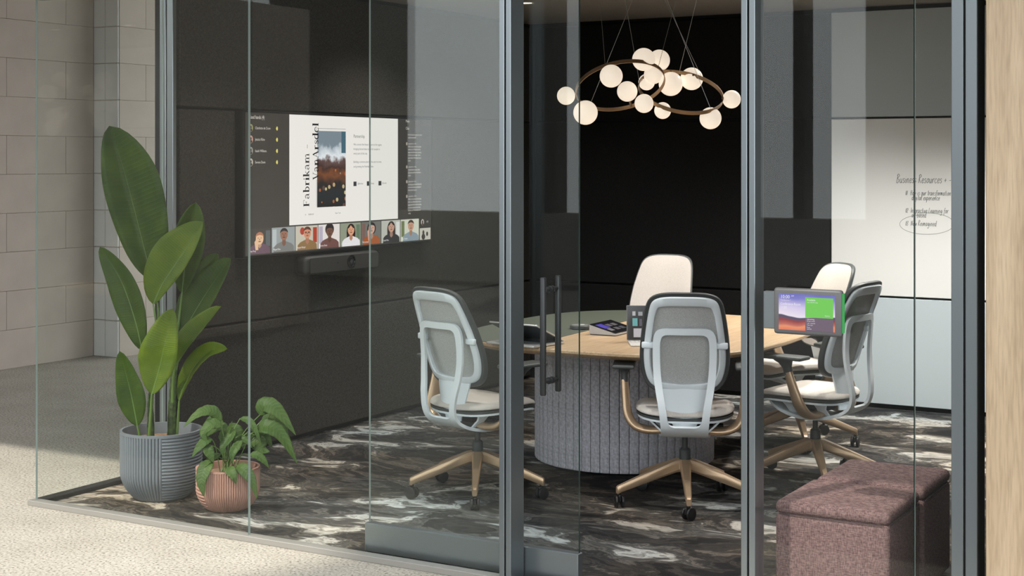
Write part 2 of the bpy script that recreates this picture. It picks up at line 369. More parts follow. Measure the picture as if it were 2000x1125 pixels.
# sills, posts, glass panes and the sliding door
mb = MB(); mb.rbox(-5.605, -1.09, 5.022, 5.075, 0, .026, .002, 1)
struct('trim_4', mb, SILL, 'grey metal floor channel under the glass front', 'trim')
mb = MB(); mb.rbox(-5.605, -5.545, 5.076, 5.922, 0, .026, .002, 1)
struct('trim_5', mb, mat('channel_shade', (.012, .012, .012), .6), 'floor channel under the glass return beside the plants, shade put in as black', 'trim')  # same sill, black stands for the unlit inner face
def post(name, x0, x1, y0, y1, label, front='y', ht=2.46):
    t = sroot(name, label, 'post'); g = .0035
    if front == 'y':
        xm = (x0+x1)/2
        mb = MB(); mb.rbox(x0, xm-g, y0, y1, 0, ht, .002, 1); part('profile', mb, METAL, t)
        mb = MB(); mb.rbox(xm+g, x1, y0, y1, 0, ht, .002, 1); part('profile', mb, METAL, t)
        mb = MB(); mb.box(xm-g, xm+g, y0+.012, y1-.004, 0, ht); part('gasket', mb, BLACK, t, False)
    else:
        ym = (y0+y1)/2
        mb = MB(); mb.rbox(x0, x1, y0, ym-g, 0, 2.7, .002, 1); part('profile', mb, METAL, t)
        mb = MB(); mb.rbox(x0, x1, ym+g, y1, 0, 2.7, .002, 1); part('profile', mb, METAL, t)
        mb = MB(); mb.box(x0+.004, x1-.012, ym-g, ym+g, 0, 2.7); part('gasket', mb, BLACK, t, False)
    return t
post('trim_6', -2.953, -2.900, 5.012, 5.118, 'blue grey metal door post left of the opening')
post('trim_7', -1.945, -1.892, 5.012, 5.105, 'blue grey metal post carrying the room tablet')
post('trim_8', -1.199, -1.114, 5.006, 5.12, 'wide blue grey metal end post beside the oak wall')
post('trim_9', -5.60, -5.505, 5.922, 5.95, 'blue grey metal post where the glass return meets the display wall', 'y', 2.7)
def pane(name, x0, x1, y0, y1, z0, z1, label, parent=None, edge=EDGE):
    m = MB(); dx, dy = x1-x0, y1-y0
    V = [(x0, y0, z0), (x1, y0, z0), (x1, y1, z0), (x0, y1, z0), (x0, y0, z1), (x1, y0, z1), (x1, y1, z1), (x0, y1, z1)]
    m.mi = 1; m.add(V, [(0, 3, 2, 1), (4, 5, 6, 7)] + ([(1, 2, 6, 5)] if dx > dy else [(0, 1, 5, 4)]))
    m.mi = 2; m.add(V, [(3, 0, 4, 7)] if dx > dy else [(2, 3, 7, 6)])
    m.mi = 0; m.add(V, [(0, 1, 5, 4), (2, 3, 7, 6)] if dx > dy else [(1, 2, 6, 5), (3, 0, 4, 7)])
    o = part(name, m, [GLASS, edge, EDGE], parent, False)
    if parent is None: tag(o, label, 'window', None, 'structure')
    return o
pane('window_1', -5.57, -4.2485, 5.043, 5.055, .018, 2.46, 'clear glass pane in front of the two plants')
pane('window_2', -4.2455, -2.945, 5.043, 5.055, .018, 2.46, 'clear fixed glass pane in front of the left task chair')
pane('window_3', -1.897, -1.3335, 5.043, 5.055, .018, 2.46, 'clear glass pane behind the room tablet', None, EDGED)
pane('window_4', -1.3305, -1.195, 5.043, 5.055, .018, 2.46, 'narrow clear glass pane beside the wide end post')
pane('window_5', -5.584, -5.572, 5.057, 5.921, .018, 2.73, 'clear glass return pane at the left corner', None, EDGED)
dr = sroot('door_1', 'sliding glass door leaf with bottom rail standing half open', 'door')
pane('glass', -3.668, -2.666, 5.139, 5.151, .13, 2.46, None, dr, EDGED)
mb = MB(); mb.rbox(-3.68, -2.662, 5.124, 5.166, .012, .133, .003, 1); part('bottom_rail', mb, METAL, dr)
HANDLE = mat('dark_grey_handle', (.045, .048, .05), .4, .5)
for y in (5.083, 5.207):
    mb = MB(); mb.tube([(-2.794, y, .748), (-2.794, y, .752), (-2.794, y, 1.206), (-2.794, y, 1.21)], [.010, .0125, .0125, .010], 14); h = part('handle', mb, HANDLE, dr, label='dark grey tubular pull handle')
    for z in (.80, 1.16):
        mb = MB(); s_ = 1 if y < 5.14 else -1
        mb.tube([(-2.794, y, z), (-2.794, y+s_*.055, z)], .008, 10); mb.tube([(-2.794, y+s_*.045, z), (-2.794, y+s_*.057, z)], .014, 12); part('standoff', mb, HANDLE, h)

# ceiling downlights: the rear left one is real, the others are added fill light
def downlight(x, y, label, en):
    t = thing('ceiling_downlight', label, 'downlight', (x, y, 2.7), 0, 'round ceiling downlights')
    mb = MB(); mb.lathe([(.045, 0), (.055, 0), (.055, -.006), (.045, -.004)], 24); part('trim_ring', mb, mat('white_ring', (.75, .74, .7), .5), t)
    mb = MB(); mb.lathe([(.001, -.001), (.044, -.001)], 24); part('lens', mb, emit('downlight_lens', (1, .86, .68), 6), t)
    ld = bpy.data.lights.new('downlight_lamp', 'SPOT'); ld.energy = en; ld.color = (1, .955, .90); ld.spot_size = R(125); ld.spot_blend = .8; ld.shadow_soft_size = .045
    lo = put('lamp', ld, t, (0, 0, -.02))
for x, y, n, en in ((-4.78, 8.46, 'round ceiling downlight near the rear left corner', 60), (-4.6, 6.2, 'round downlight added as fill in front of the display', 60),
                    (-2.95, 8.35, 'round downlight added to brighten the left end of the writing board', 185), (-2.15, 8.35, 'round downlight added to brighten the middle of the writing board', 185), (-1.45, 8.35, 'round downlight added to brighten the right end of the writing board', 185),
                    (-2.1, 6.2, 'round downlight added as fill above the ottomans', 40), (-3.1, 6.0, 'round downlight added as fill above the chair in the doorway', 60), (-4.9, 7.6, 'round downlight added as fill between table and display', 60)):
    downlight(x, y, n, en)

# ------------------------------------------------------------------ task chairs
def make_chair():
    t = thing('task_chair', 'chair', 'chair')
    # base
    mb = MB(); mb.lathe([(.001, .163), (.036, .163), (.047, .175), (.046, .205), (.034, .217), (.001, .217)], 24); part('hub', mb, BRONZE, t)
    def rrect(r, z, w_, h_, ang):
        out = []
        for sx, sz in ((1, 1), (-1, 1), (-1, -1), (1, -1)):
            for (a, b) in (((.5, .30), (.34, .5)) if sx*sz > 0 else ((.34, .5), (.5, .30))):
                p = Vector((a*w_*sx, r, z+b*h_*sz)); out.append(Matrix.Rotation(ang, 3, 'Z') @ p)
        return out
    mb = MB(); mb.loft([rrect(r, z, w_, h_, 0) for r, z, w_, h_ in ((.015, .188, .050, .056), (.05, .186, .050, .056), (.075, .178, .048, .055), (.20, .137, .038, .046), (.325, .094, .029, .036), (.343, .086, .026, .038), (.348, .084, .022, .030))])
    leg = mb.mesh('leg', BRONZE)
    cm = MB(); MX = Matrix.Rotation(R(90), 4, 'Y')
    for sx in (-1, 1):
        cm.lathe([(.001, -.007), (.022, -.008), (.029, -.005), (.030, 0), (.029, .005), (.022, .008), (.001, .007)], 20, M=Matrix.Translation((sx*.0155, 0, .031)) @ MX)
        cm.lathe([(.001, 0), (.010, 0), (.010, .012), (.001, .012)], 12, M=Matrix.Translation((sx*.016-.006, 0, .031)) @ MX)
    cm.lathe([(.008, .03), (.009, .072)], 10, cap=True); cm.rbox(-.007, .007, -.026, .018, .028, .062, .004, 1)
    caster = cm.mesh('caster', BLACKP)
    for k in range(5):
        a = R(72*k)
        put('leg', leg, t, None, a)
        c = put('caster', caster, t, (-math.sin(a)*.335, math.cos(a)*.335, 0), a+R(35+50*k))
    mb = MB(); mb.lathe([(.027, .215), (.027, .262), (.020, .27)], 18, cap=True); mb.lathe([(.014, .26), (.014, .34)], 14, cap=True); part('gas_column', mb, DARKP, t)
    # seat
    def sl(z, sc, dy=0, wx=.238, wy=.235, n=40, e=3.0):
        out = []
        for k in range(n):
            th = 2*math.pi*k/n; c, s = math.cos(th), math.sin(th)
            x = wx*sc*math.copysign(abs(c)**(2/e), c); y = .035+dy+wy*sc*math.copysign(abs(s)**(2/e), s)
            zz = z - .032*max(0, (y-.13)/.14)**2 + .012*abs(x/wx)**3
            out.append((x, y, zz))
        return out
    mb = MB(); mb.loft([sl(z, s) for z, s in ((.450, .975), (.453, .995), (.458, 1.0), (.470, .965), (.480, .88), (.485, .72), (.484, .4), (.484, .05))]); part('seat', mb, BEIGE, t, angle=60)
    mb = MB(); mb.loft([sl(z, s) for z, s in ((.427, .93), (.434, .985), (.445, .985))]); part('seat_shell', mb, DARKP, t, angle=60)
    mb = MB()
    A_ = sl(.431, .965); B_ = sl(.431, .90); mb.loft([[(x, y, z-q) for x, y, z in l] for l, q in ((A_, 0), (A_, .010), (B_, .010), (B_, 0), (A_, 0))], False)
    for sx in (-1, 1):
        for y0, y1, hw in ((.075, .065, .022), (-.115, -.105, .024)):
            mb.loft([[(sx*x+hx*.006, y+hy*w_, z) for hx, hy in ((-1, -1), (1, -1), (1, 1), (-1, 1))] for x, y, z, w_ in ((.165, y0, .428, hw*1.5), (.140, (y0+y1)/2, .40, hw), (.098, y1, .362, hw*1.25))])
    part('seat_frame', mb, SHELLW, t, angle=40)
    mb = MB(); mb.rbox(-.06, .06, -.09, .12, .372, .428, .01, 2); mb.tube([(.06, .03, .378), (.165, .03, .378)], .006, 8); mb.tube([(.155, .03, .378), (.185, .03, .378)], .011, 10); part('tilt_mechanism', mb, BLACKP, t)
    # back
    ZS = [.40, .56, .62, .70, .85, 1.05, 1.2]; YS = [-.115, -.145, -.160, -.185, -.235, -.315, -.38]
    by = lambda x, z: interp(ZS, YS, z) + .045*(abs(x)/.21)**2
    H_ = [(0, 1.052), (.07, 1.051), (.12, 1.044), (.155, 1.028), (.176, 1.0), (.188, .955), (.199, .89), (.209, .81), (.213, .73), (.207, .665), (.190, .612), (.160, .578), (.11, .560), (0, .552)]
    loop = catmull([(x, z, 0) for x, z in H_] + [(-x, z, 0) for x, z in H_[-2:0:-1]], 260, True)
    loop = resample(loop+[loop[0]], 97)[:-1]; n = len(loop)
    nrm = []
    for i in range(n):
        d = (loop[(i+1) % n]-loop[i-1]).normalized(); nrm.append(Vector((d.y, -d.x, 0)))
    if sum((loop[i]).dot(nrm[i]) - Vector((0, .8, 0)).dot(nrm[i]) for i in range(n)) > 0: nrm = [-v for v in nrm]
    off = lambda o: [loop[i]+nrm[i]*o for i in range(n)]
    def ring(A, B, t0, t1, f):
        m = MB(); m.loft([[f(p, t0) for p in A], [f(p, t1) for p in A], [f(p, t1) for p in B], [f(p, t0) for p in B], [f(p, t0) for p in A]], False); return m
    fb = lambda p, tt: (p.x, by(p.x, p.y)+tt, p.y)
    m = MB(); A, B = off(0), off(.028); A2 = off(.005)
    m.loft([[fb(p, q) for p in l] for l, q in ((B, -.012), (A2, -.018), (A, -.010), (A, .002), (A2, .008), (B, .008), (B, -.012))], False); part('back_rim', m, DARKP, t, angle=50)
    top = [.060+.0*p.x for p in loop]
    inner = [loop[i]+nrm[i]*(.052 + .014*max(0, (loop[i].y-.95)/.1) ) for i in range(n)]
    A = off(.020); A2 = off(.026); I2 = [inner[i]-nrm[i]*.006 for i in range(n)]
    m = MB(); m.loft([[fb(p, q) for p in l] for l, q in ((A, -.010), (A, -.022), (A2, -.028), (I2, -.028), (inner, -.022), (inner, -.006), (A, -.010))], False); part('back_frame', m, SHELLW, t, angle=50)
    def fill(o, t0, puff):
        A = off(o); c = Vector((0, .80, 0)); m = MB(); loops = []
        for k in range(9):
            s = 1-k/8.3; loops.append([fb(c+(p-c)*s, t0+puff*(1-s**4)) for p in A])
        m.loft(loops, False); m.add(loops[-1], [tuple(range(n))]); return m
    part('back_mesh', fill(.03, -.006, 0), MESHM, t, angle=80)
    part('back_cushion', fill(.004, .007, .018), BEIGE, t, angle=80)
    # support frame: inverted U that sweeps under the seat
    sp = catmull([(0, -.275, .880), (0, -.262, .80), (0, -.250, .70), (0, -.252, .60), (0, -.262, .52), (0, -.262, .455), (0, -.240, .405), (0, -.19, .372), (0, -.12, .349), (0, -.03, .338), (0, .06, .347), (0, .14, .378), (0, .205, .415)], 160)
    L = [0]
    for a, b in zip(sp, sp[1:]): L.append(L[-1]+(b-a).length)
    def fs(x, s, tt):
        k = 0
        s = max(0, min(L[-1]-1e-4, s))
        while L[k+1] < s: k += 1
        f = (s-L[k])/(L[k+1]-L[k]); p = sp[k].lerp(sp[k+1], f); d = (sp[k+1]-sp[k]).normalized(); nn = Vector((0, d.z, -d.y))
        q = p+nn*tt; return (x, q.y + .022*(abs(x)/.15)**2*max(0, 1-s/.35), q.z)
    T = L[-1]
    OUT = [(0, 0), (.08, .0), (.115, .005), (.135, .02), (.146, .05), (.149, .10), (.148, .17), (.144, .24), (.134, .31), (.122, .38), (.114, .45), (.111, .52), (.114, .60), (.12, .70), (.132, .80), (.146, .88), (.12, T-.003), (.06, T), (0, T)]
    INN = [(0, .032), (.075, .032), (.096, .036), (.108, .048), (.114, .075), (.115, .12), (.114, .17), (.110, .23), (.101, .30), (.091, .36), (.083, .41), (.078, .445), (.070, .463), (.055, .470), (.045, .472), (.032, .472), (.016, .472), (0, .472)]
    def half2(Hh):
        q = catmull([(x, s, 0) for x, s in Hh], 56); return q + [Vector((-v.x, v.y, 0)) for v in q[-2:0:-1]]
    A, B = half2(OUT), half2(INN); nn_ = len(A)
    m = MB(); m.loft([[fs(p.x, p.y, q) for p in l] for l, q in [(A, .006), (A, -.006)] + [([a.lerp(b, k) for a, b in zip(A, B)], -.010) for k in (.06, .14, .22, .30, .38, .46, .54, .62, .70, .78, .86, .94)] + [(B, -.006), (B, .006)] + [([a.lerp(b, k) for a, b in zip(A, B)], .006) for k in (.94, .86, .78, .70, .62, .54, .46, .38, .30, .22, .14, .06)] + [(A, .006)]], False)
    for sx in (-1, 1):
        m.rbox(sx*.172-.03, sx*.172+.03, by(.17, .795)-.034, by(.17, .795)-.012, .778, .808, .006, 2)
    part('support_frame', m, SHELLW, t, angle=50)
    m = MB(); g = []
    for i in range(11):
        z = .585-i*.0196; wd = interp([.40, .46, .55, .612], [.052, .080, .106, .118], z); y0 = interp([.40, .45, .52, .612], [-.185, -.192, -.186, -.176], z)
        g.append([(wd*(j/6-1), y0+.02*(j/6-1)**2, z) for j in range(13)] + [(wd*(1-j/6), y0+.008+.02*(j/6-1)**2, z) for j in range(13)])
    m.loft(g); part('lumbar_panel', m, SHELLW, t, angle=50)
    # arms
    for sx in (-1, 1):
        m = MB(); P = catmull([(sx*.09, -.075, .372), (sx*.17, -.075, .368), (sx*.235, -.07, .385), (sx*.272, -.055, .435), (sx*.284, -.03, .51), (sx*.292, -.005, .595)], 26)
        m.tube(P, [.017+.003*math.sin(i/25*math.pi) for i in range(26)], 16, up=Vector((0, 0, 1)), flat=[2.4-.9*i/25 for i in range(26)]); arm = part('arm', m, BRONZE, t, angle=60)
        m = MB(); m.tube([(sx*.291, -.007, .585), (sx*.293, 0, .62), (sx*.294, .008, .648), (sx*.294, .01, .662)], [.017, .017, .024, .036], 14, up=Vector((1, 0, 0)), flat=[1.5, 1.5, 1.7, 1.9])
        m.rbox(sx*.294-.054, sx*.294+.054, -.105, .145, .660, .680, .009, 3); part('arm_pad', m, DARKP, arm, angle=50)
    return t
chair0 = make_chair()
CH = [((-3.835, 6.30), 15, 'task chair seen from behind at the left, partly behind the dark door post'),
      ((-2.86, 6.63), -23, 'task chair seen squarely from behind in the open doorway'),
      ((-2.48, 7.45), -80, 'task chair seen side-on behind the brown ottomans, pale frame to the writing board'),
      ((-3.92, 8.53), 180, 'task chair facing the viewer across the table against the dark wall'),
      ((-2.90, 8.38), 221, 'task chair with beige front against the corner of the writing board')]
for i, ((x, y), a, lab) in enumerate(CH):
    c = chair0 if i == 0 else copy_tree(chair0)
    c.location = (x, y, .004); c.rotation_euler = (0, 0, R(-a)); c['label'] = lab; c['group'] = 'task chairs round the table'
    sp_ = {0: 8, 1: 31.4, 2: 46.4, 3: 20, 4: 60}[i]
    for ch in c.children:
        if ch.name.split('.')[0] in ('leg', 'caster', 'hub'):
            rot = Matrix.Rotation(R(sp_), 4, 'Z'); ch.location = rot @ Vector(ch.location); ch.rotation_euler.z += R(sp_)

# ------------------------------------------------------------------ table
tb = thing('conference_table', 'rounded conference table, half oak half green top on grey felt drum base', 'table', (-3.43, 7.37, 0))
def se(a, b, n=3.0, k=120): return [(a*math.copysign(abs(math.cos(2*math.pi*i/k))**(2/n), math.cos(2*math.pi*i/k)), b*math.copysign(abs(math.sin(2*math.pi*i/k))**(2/n), math.sin(2*math.pi*i/k))) for i in range(k)]
mb = MB(); mb.loft([[(x, y, z) for x, y in se(.85-d, .97-d)] for d, z in ((.05, .700), (.012, .716), (.0, .724), (0, .735), (.004, .740))]); part('tabletop', mb, WOODT, tb)
def clip_poly(P, a, b):      # keep the side left of a->b
    out = []
    f = lambda p: (b[0]-a[0])*(p[1]-a[1])-(b[1]-a[1])*(p[0]-a[0])
    for p, q in zip(P, P[1:]+P[:1]):
        fp, fq = f(p), f(q)
        if fp >= 0: out.append(p)
        if fp*fq < 0: t_ = fp/(fp-fq); out.append((p[0]+t_*(q[0]-p[0]), p[1]+t_*(q[1]-p[1])))
    return out
P = clip_poly(se(.838, .958), (-.195, -1.2), (-.295, 1.2))
mb = MB(); mb.loft([[(x, y, z) for x, y in P] for z in (.7395, .7425)]); part('green_inlay', mb, GREENT, tb, angle=20)
mb = MB(); mb.lathe([(.485, .012), (.485, .70)], 60, -.17, .12, cap=True); part('drum_core', mb, mat('felt_groove', (.06, .06, .07), .95), tb)
NS = 60; m = MB(); L_ = []
for z, ins in ((.014, .004), (.018, 0), (.698, 0)):
    l = []
    for r_, sgn in ((.500-ins, 1), (.486, -1)):
        for j in range(5):
            a = (j/4-.5)*sgn*(2*math.pi/NS)*(.93-.02*(ins > 0)); rr = r_ - (.003 if (j in (0, 4) and sgn > 0) else 0); l.append((rr*math.cos(a), rr*math.sin(a), z))
    L_.append(l)
m.loft(L_); sm = m.mesh('felt_slat', FELT)
for k in range(NS): put('felt_slat', sm, tb, (-.17, .12, 0), 2*math.pi*(k+.3)/NS)
mb = MB(); mb.lathe([(.44, .0045), (.44, .016)], 48, -.17, .12, cap=True); part('plinth', mb, BLACK, tb)

# things on the table
def wmat(o, loc, rz): o.location = loc; o.rotation_euler = (0, 0, rz); return o
lp = thing('laptop', 'thin silver laptop with its lid nearly shut on the green half', 'laptop', (-3.66, 6.63, .7425), R(-8))
ALU = mat('silver_laptop', (.62, .63, .64), .3, .7); KEYS = mat('dark_keys', (.02, .025, .03), .5)
mb = MB(); mb.rbox(-.152, .152, -.255, 0, 0, .012, .004, 2); b_ = part('deck', mb, ALU, lp)
mb = MB(); mb.rbox(-.13, .13, -.13, -.02, .0115, .0135, .001, 1); part('keyboard', mb, KEYS, b_)
Ml = Matrix.Translation((0, 0, .014)) @ Matrix.Rotation(R(-155), 4, 'X')
mb = MB(); mb.rbox(-.152, .152, 0, .25, -.004, .004, .003, 2, M=Matrix.Translation((0, 0, .012)) @ Matrix.Rotation(R(180), 4, 'Z') @ Matrix.Rotation(R(23), 4, 'X')); l_ = part('lid', mb, ALU, lp)
mb = MB(); mb.rbox(-.147, .147, .006, .244, -.0062, -.0042, .0008, 1, M=Matrix.Translation((0, 0, .012)) @ Matrix.Rotation(R(180), 4, 'Z') @ Matrix.Rotation(R(23), 4, 'X')); part('screen', mb, KEYS, l_)

pk = thing('speaker_puck', 'flat dark round speaker puck on the green half', 'speaker', (-3.735, 7.215, .7425))
mb = MB(); mb.lathe([(.001, 0), (.052, 0), (.056, .004), (.056, .017), (.053, .021), (.001, .021)], 36); part('body', mb, DARKP, pk)
mb = MB(); mb.lathe([(.001, .0205), (.046, .0205), (.046, .0225), (.001, .0225)], 36); part('top_disc', mb, mat('puck_top', (.16, .165, .16), .5), pk)
mb = MB(); mb.lathe([(.001, .0225), (.012, .0225), (.012, .0235), (.001, .0235)], 20, .01, .01); part('button', mb, mat('puck_light', (.6, .62, .6), .4), pk)

cs = thing('meeting_console', 'dark wedge-shaped touch console on the oak half', 'console', (-3.578, 7.02, .7405))
mb = MB(); X1, Y1, h0, h1 = .155, .255, .052, .012
V = [(0, 0, .004), (X1, 0, .004), (X1, Y1, .004), (0, Y1, .004), (0, 0, h0), (X1, 0, h1), (X1, Y1, h1), (0, Y1, h0)]
mb.add(V, [(0, 3, 2, 1), (4, 5, 6, 7), (0, 1, 5, 4), (1, 2, 6, 5), (2, 3, 7, 6), (3, 0, 4, 7)]); part('body', mb, mat('console_grey', (.42, .42, .42), .45), cs, False)
mb = MB(); mb.box(.003, X1-.003, .003, Y1-.003, 0, .005); part('foot', mb, BLACKP, cs, False)
def wedge(x0, x1, y0, y1, o0, o1, mm, name, par, e=None):
    q = MB(); f = lambda x: h0+(h1-h0)*x/X1
    q.add([(x, y, f(x)+o) for o in (o0, o1) for x, y in ((x0, y0), (x1, y0), (x1, y1), (x0, y1))], [(3, 2, 1, 0), (4, 5, 6, 7), (0, 1, 5, 4), (1, 2, 6, 5), (2, 3, 7, 6), (3, 0, 4, 7)])
    return part(name, q, mm, par, False)
gl = wedge(.001, X1-.001, .001, Y1-.001, .0005, .004, mat('console_screen_glass', (.012, .012, .014), .12), 'touch_screen', cs)
wedge(.025, .085, .02, .085, .0041, .0046, emit('console_violet', (.13, .10, .55), .8), 'tile', gl)
for i, (x, y, c_) in enumerate(((.09, .025, (.5, .45, .45)), (.04, .10, (.3, .25, .28)), (.09, .10, (.28, .25, .26)), (.04, .16, (.3, .28, .28)), (.09, .16, (.2, .2, .22)))):
    wedge(x, x+.03, y, y+.042, .0041, .0046, emit('console_tile_%d' % i, c_, .5), 'tile', gl)

nt = thing('tablet_computer', 'detachable tablet with grey keyboard, dark screen to the viewer, behind the doorway chair', 'tablet', (-3.155, 6.93, .7405), R(29.5))
mb = MB(); mb.rbox(-.14, .14, -.215, 0, 0, .006, .002, 1); kb = part('keyboard', mb, mat('grey_alcantara', (.45, .44, .42), .9, var=.1, scale=120), nt)
km = MB(); km.rbox(-.0085, .0085, -.007, .007, .006, .0075, .001, 1); kmm = km.mesh('key', mat('grey_key', (.52, .51, .49), .7))
for r_ in range(5):
    for c_ in range(12): put('key', kmm, kb, (-.121+c_*.022, -.03-r_*.019, 0))
TL = Matrix.Translation((0, -.004, .006)) @ Matrix.Rotation(R(-10), 4, 'X')
mb = MB(); mb.rbox(-.145, .145, -.004, .004, 0, .178, .003, 2, M=TL); sb = part('slate', mb, mat('tablet_back_grey', (.2, .205, .21), .4, .5), nt)
def tq(x0, x1, z0, z1, o, mm, name, par):
    q = MB(); q.add([TL @ Vector(p) for p in ((x0, -.0041-o, z0), (x1, -.0041-o, z0), (x1, -.0041-o, z1), (x0, -.0041-o, z1))], [(0, 1, 2, 3)]); return part(name, q, mm, par, False)
ts = tq(-.142, .142, .003, .175, .0002, mat('tablet_glass', (.022, .023, .025), .15), 'screen', sb)
for i, (x, z, ww, hh, c_) in enumerate(((-.115, .125, .016, .022, (.5, .5, .5)), (-.085, .125, .022, .02, (.35, .35, .36)), (-.045, .12, .016, .026, (.6, .6, .6)), (-.115, .072, .026, .04, (.16, .42, .42)), (-.08, .072, .014, .036, (.12, .11, .14)), (-.055, .07, .02, .04, (.22, .2, .22)), (-.11, .015, .042, .045, (.55, .52, .54)), (-.06, .015, .042, .045, (.55, .52, .54)), (-.01, .015, .042, .045, (.4, .4, .42)), (.05, .03, .06, .1, (.2, .2, .25)))):
    tq(x, x+ww, z, z+hh, .0006, emit('tablet_tile_%d' % i, c_, .8), 'tile', ts)

# ------------------------------------------------------------------ chandelier
cl = thing('ring_chandelier', 'two tilted bronze rings with fourteen lit opal globes above the table', 'chandelier', (-3.424, 7.376, 2.70), R(30))
def rbasis(tilt, roll, near_up):
    e1 = Vector((math.cos(R(roll)), 0, math.sin(R(roll)))); e2 = Vector((0, -math.cos(R(tilt)), math.sin(R(tilt))*near_up)); e2 = (e2-e1*e2.dot(e1)).normalized(); return e1, e2
RA = (Vector((-.130, 0, 2.074-2.7)), .244, *rbasis(29, 9, 1)); RB = (Vector((.2015, 0, 2.042-2.7)), .231, *rbasis(31, -8, -1))
def rp_(Rg, a): return Rg[0]+Rg[1]*(Rg[2]*math.cos(a)+Rg[3]*math.sin(a))
for Rg in (RA, RB):
    ax = Rg[2].cross(Rg[3]).normalized(); m = MB(); N_ = 96; lo = []
    for dr_, h in ((0, -.011), (.004, -.011), (.004, .011), (0, .011)):
        l = []
        for k in range(N_):
            a = 2*math.pi*k/N_; p = rp_(Rg, a); rad = (p-Rg[0]).normalized(); l.append(p+rad*dr_+ax*h)
        lo.append(l)
    m.loft(lo+[lo[0]], False); part('ring', m, BRASS, cl, angle=40)
GL = [(-.426, 2.020, .050, 'A', 0), (-.203, 2.128, .063, 'A', -1), (-.313, 1.928, .067, 'A', -1), (-.013, 2.219, .063, 'A', 1), (.101, 2.214, .059, 'B', 1), (.059, 2.136, .052, 'B', -1), (.025, 2.095, .045, 'B', 1),
      (-.074, 2.044, .056, 'A', 1), (-.015, 1.978, .052, 'B', -1), (.090, 1.939, .046, 'B', 1), (.163, 2.085, .066, 'B', -1), (.282, 2.113, .062, 'B', 1), (.479, 2.001, .050, 'B', 0), (.355, 1.897, .060, 'B', 1)]
for x, z, r_, which, sgn in GL:
    Rg = RA if which == 'A' else RB; z -= 2.7
    best = min((rp_(Rg, 2*math.pi*k/360) for k in range(360)), key=lambda p: (p.x-x)**2+(p.z-z)**2)
    dd = math.hypot(best.x-x, best.z-z); fo = math.sqrt(max(0, (r_+.004)**2-dd*dd))*sgn
    c = Vector((x, best.y+fo, z)); dist = best.y+fo
    k = (8.1+c.y)/8.1; c.x *= k; c.z = (1.677-2.7)+(c.z-(1.677-2.7))*k; r2 = r_*k
    m = MB(); m.sphere((0, 0, 0), r2, 28, 18); g = part('globe', m, GLOBE, cl); g.location = c
    d = (best-c); d = d.normalized() if d.length > 1e-4 else Vector((0, 0, 1))
    m = MB(); p0 = d*(r2*.96); m.tube([p0, d*max(r2+.004, (best-c).length)], .006, 8); part('socket', m, BRASS, g)
CB = [((0, 0), (-.318, None, 1.99), 'A', 3.9), ((-.25, .05), None, 'A', 1.9), ((-.13, 0), None, 'B', 3.3), ((.22, .05), None, 'A', .55), ((.055, .1), None, 'B', 5.3), ((.32, -.05), None, 'B', 4.7), ((.05, -.1), None, 'B', .8)]
for (tx, ty), _, which, a in CB:
    Rg = RA if which == 'A' else RB; p = rp_(Rg, a); m = MB(); m.tube([p, (tx, ty, 0)], .0011, 6); part('cable', m, STEEL, cl)
for tx, ty in ((0, 0), (-.25, .05), (-.13, 0), (.22, .05), (.055, .1), (.32, -.05), (.05, -.1)):
    m = MB(); m.lathe([(.001, 0), (.012, 0), (.012, -.012), (.004, -.02)], 14, tx, ty); part('ceiling_anchor', m, BRASS, cl)

# ------------------------------------------------------------------ room tablet on the post
rt = thing('room_tablet', 'room booking tablet with green tile, fixed to the metal post', 'tablet', (-1.684, 4.985, 1.142))
mb = MB(); mb.rbox(-.165, -.10, -.004, .026, -.066, .066, .003, 1); part('bracket', mb, METAL, rt)
mb = MB(); mb.rbox(-.1235, .1235, -.014, .012, -.081, .081, .010, 3); bd = part('housing', mb, mat('tablet_housing', (.085, .088, .092), .45), rt)
mb = MB(); mb.rbox(.1215, .1265, -.010, .010, -.068, .070, .002, 1); part('status_light', mb, emit('green_led', (.05, .45, .10), .8), rt, label='green status light strip')
def scr_mat():
    m, N, L, b = nodes_of('tablet_landscape'); b.inputs['Base Color'].default_value = (0, 0, 0, 1); b.inputs['Roughness'].default_value = .2
    tc = N.new('ShaderNodeTexCoord'); sx = N.new('ShaderNodeSeparateXYZ'); L.new(tc.outputs['Object'], sx.inputs[0])
    nz = N.new('ShaderNodeTexNoise'); nz.inputs['Scale'].default_value = 6; nz.inputs['Detail'].default_value = 1
    mp = N.new('ShaderNodeMapping'); mp.inputs['Scale'].default_value = (1.4, 1, 2.2); L.new(tc.outputs['Object'], mp.inputs[0]); L.new(mp.outputs[0], nz.inputs[0])
    a = N.new('ShaderNodeMath'); a.operation = 'MULTIPLY_ADD'; a.inputs[1].default_value = .05; L.new(nz.outputs[0], a.inputs[0]); L.new(sx.outputs[2], a.inputs[2])
    mr = N.new('ShaderNodeMapRange'); mr.inputs[1].default_value = -.04; mr.inputs[2].default_value = .088; L.new(a.outputs[0], mr.inputs[0])
    rp = ramp(N, [(0, lin(226, 110, 90)), (.14, lin(232, 150, 110)), (.20, lin(190, 110, 100)), (.30, lin(150, 70, 70)), (.36, lin(95, 85, 105)), (.40, lin(90, 85, 110)), (.42, lin(238, 228, 240)), (.62, lin(205, 195, 232)), (.85, lin(130, 130, 200)), (1, lin(110, 112, 190))])
    L.new(mr.outputs[0], rp.inputs[0]); L.new(rp.outputs[0], b.inputs['Emission Color']); b.inputs['Emission Strength'].default_value = .95; return m
mb = MB(); mb.add([(-.104, -.0143, -.065), (.099, -.0143, -.065), (.099, -.0143, .062), (-.104, -.0143, .062)], [(0, 1, 2, 3)]); sc_ = part('screen', mb, scr_mat(), bd, False)

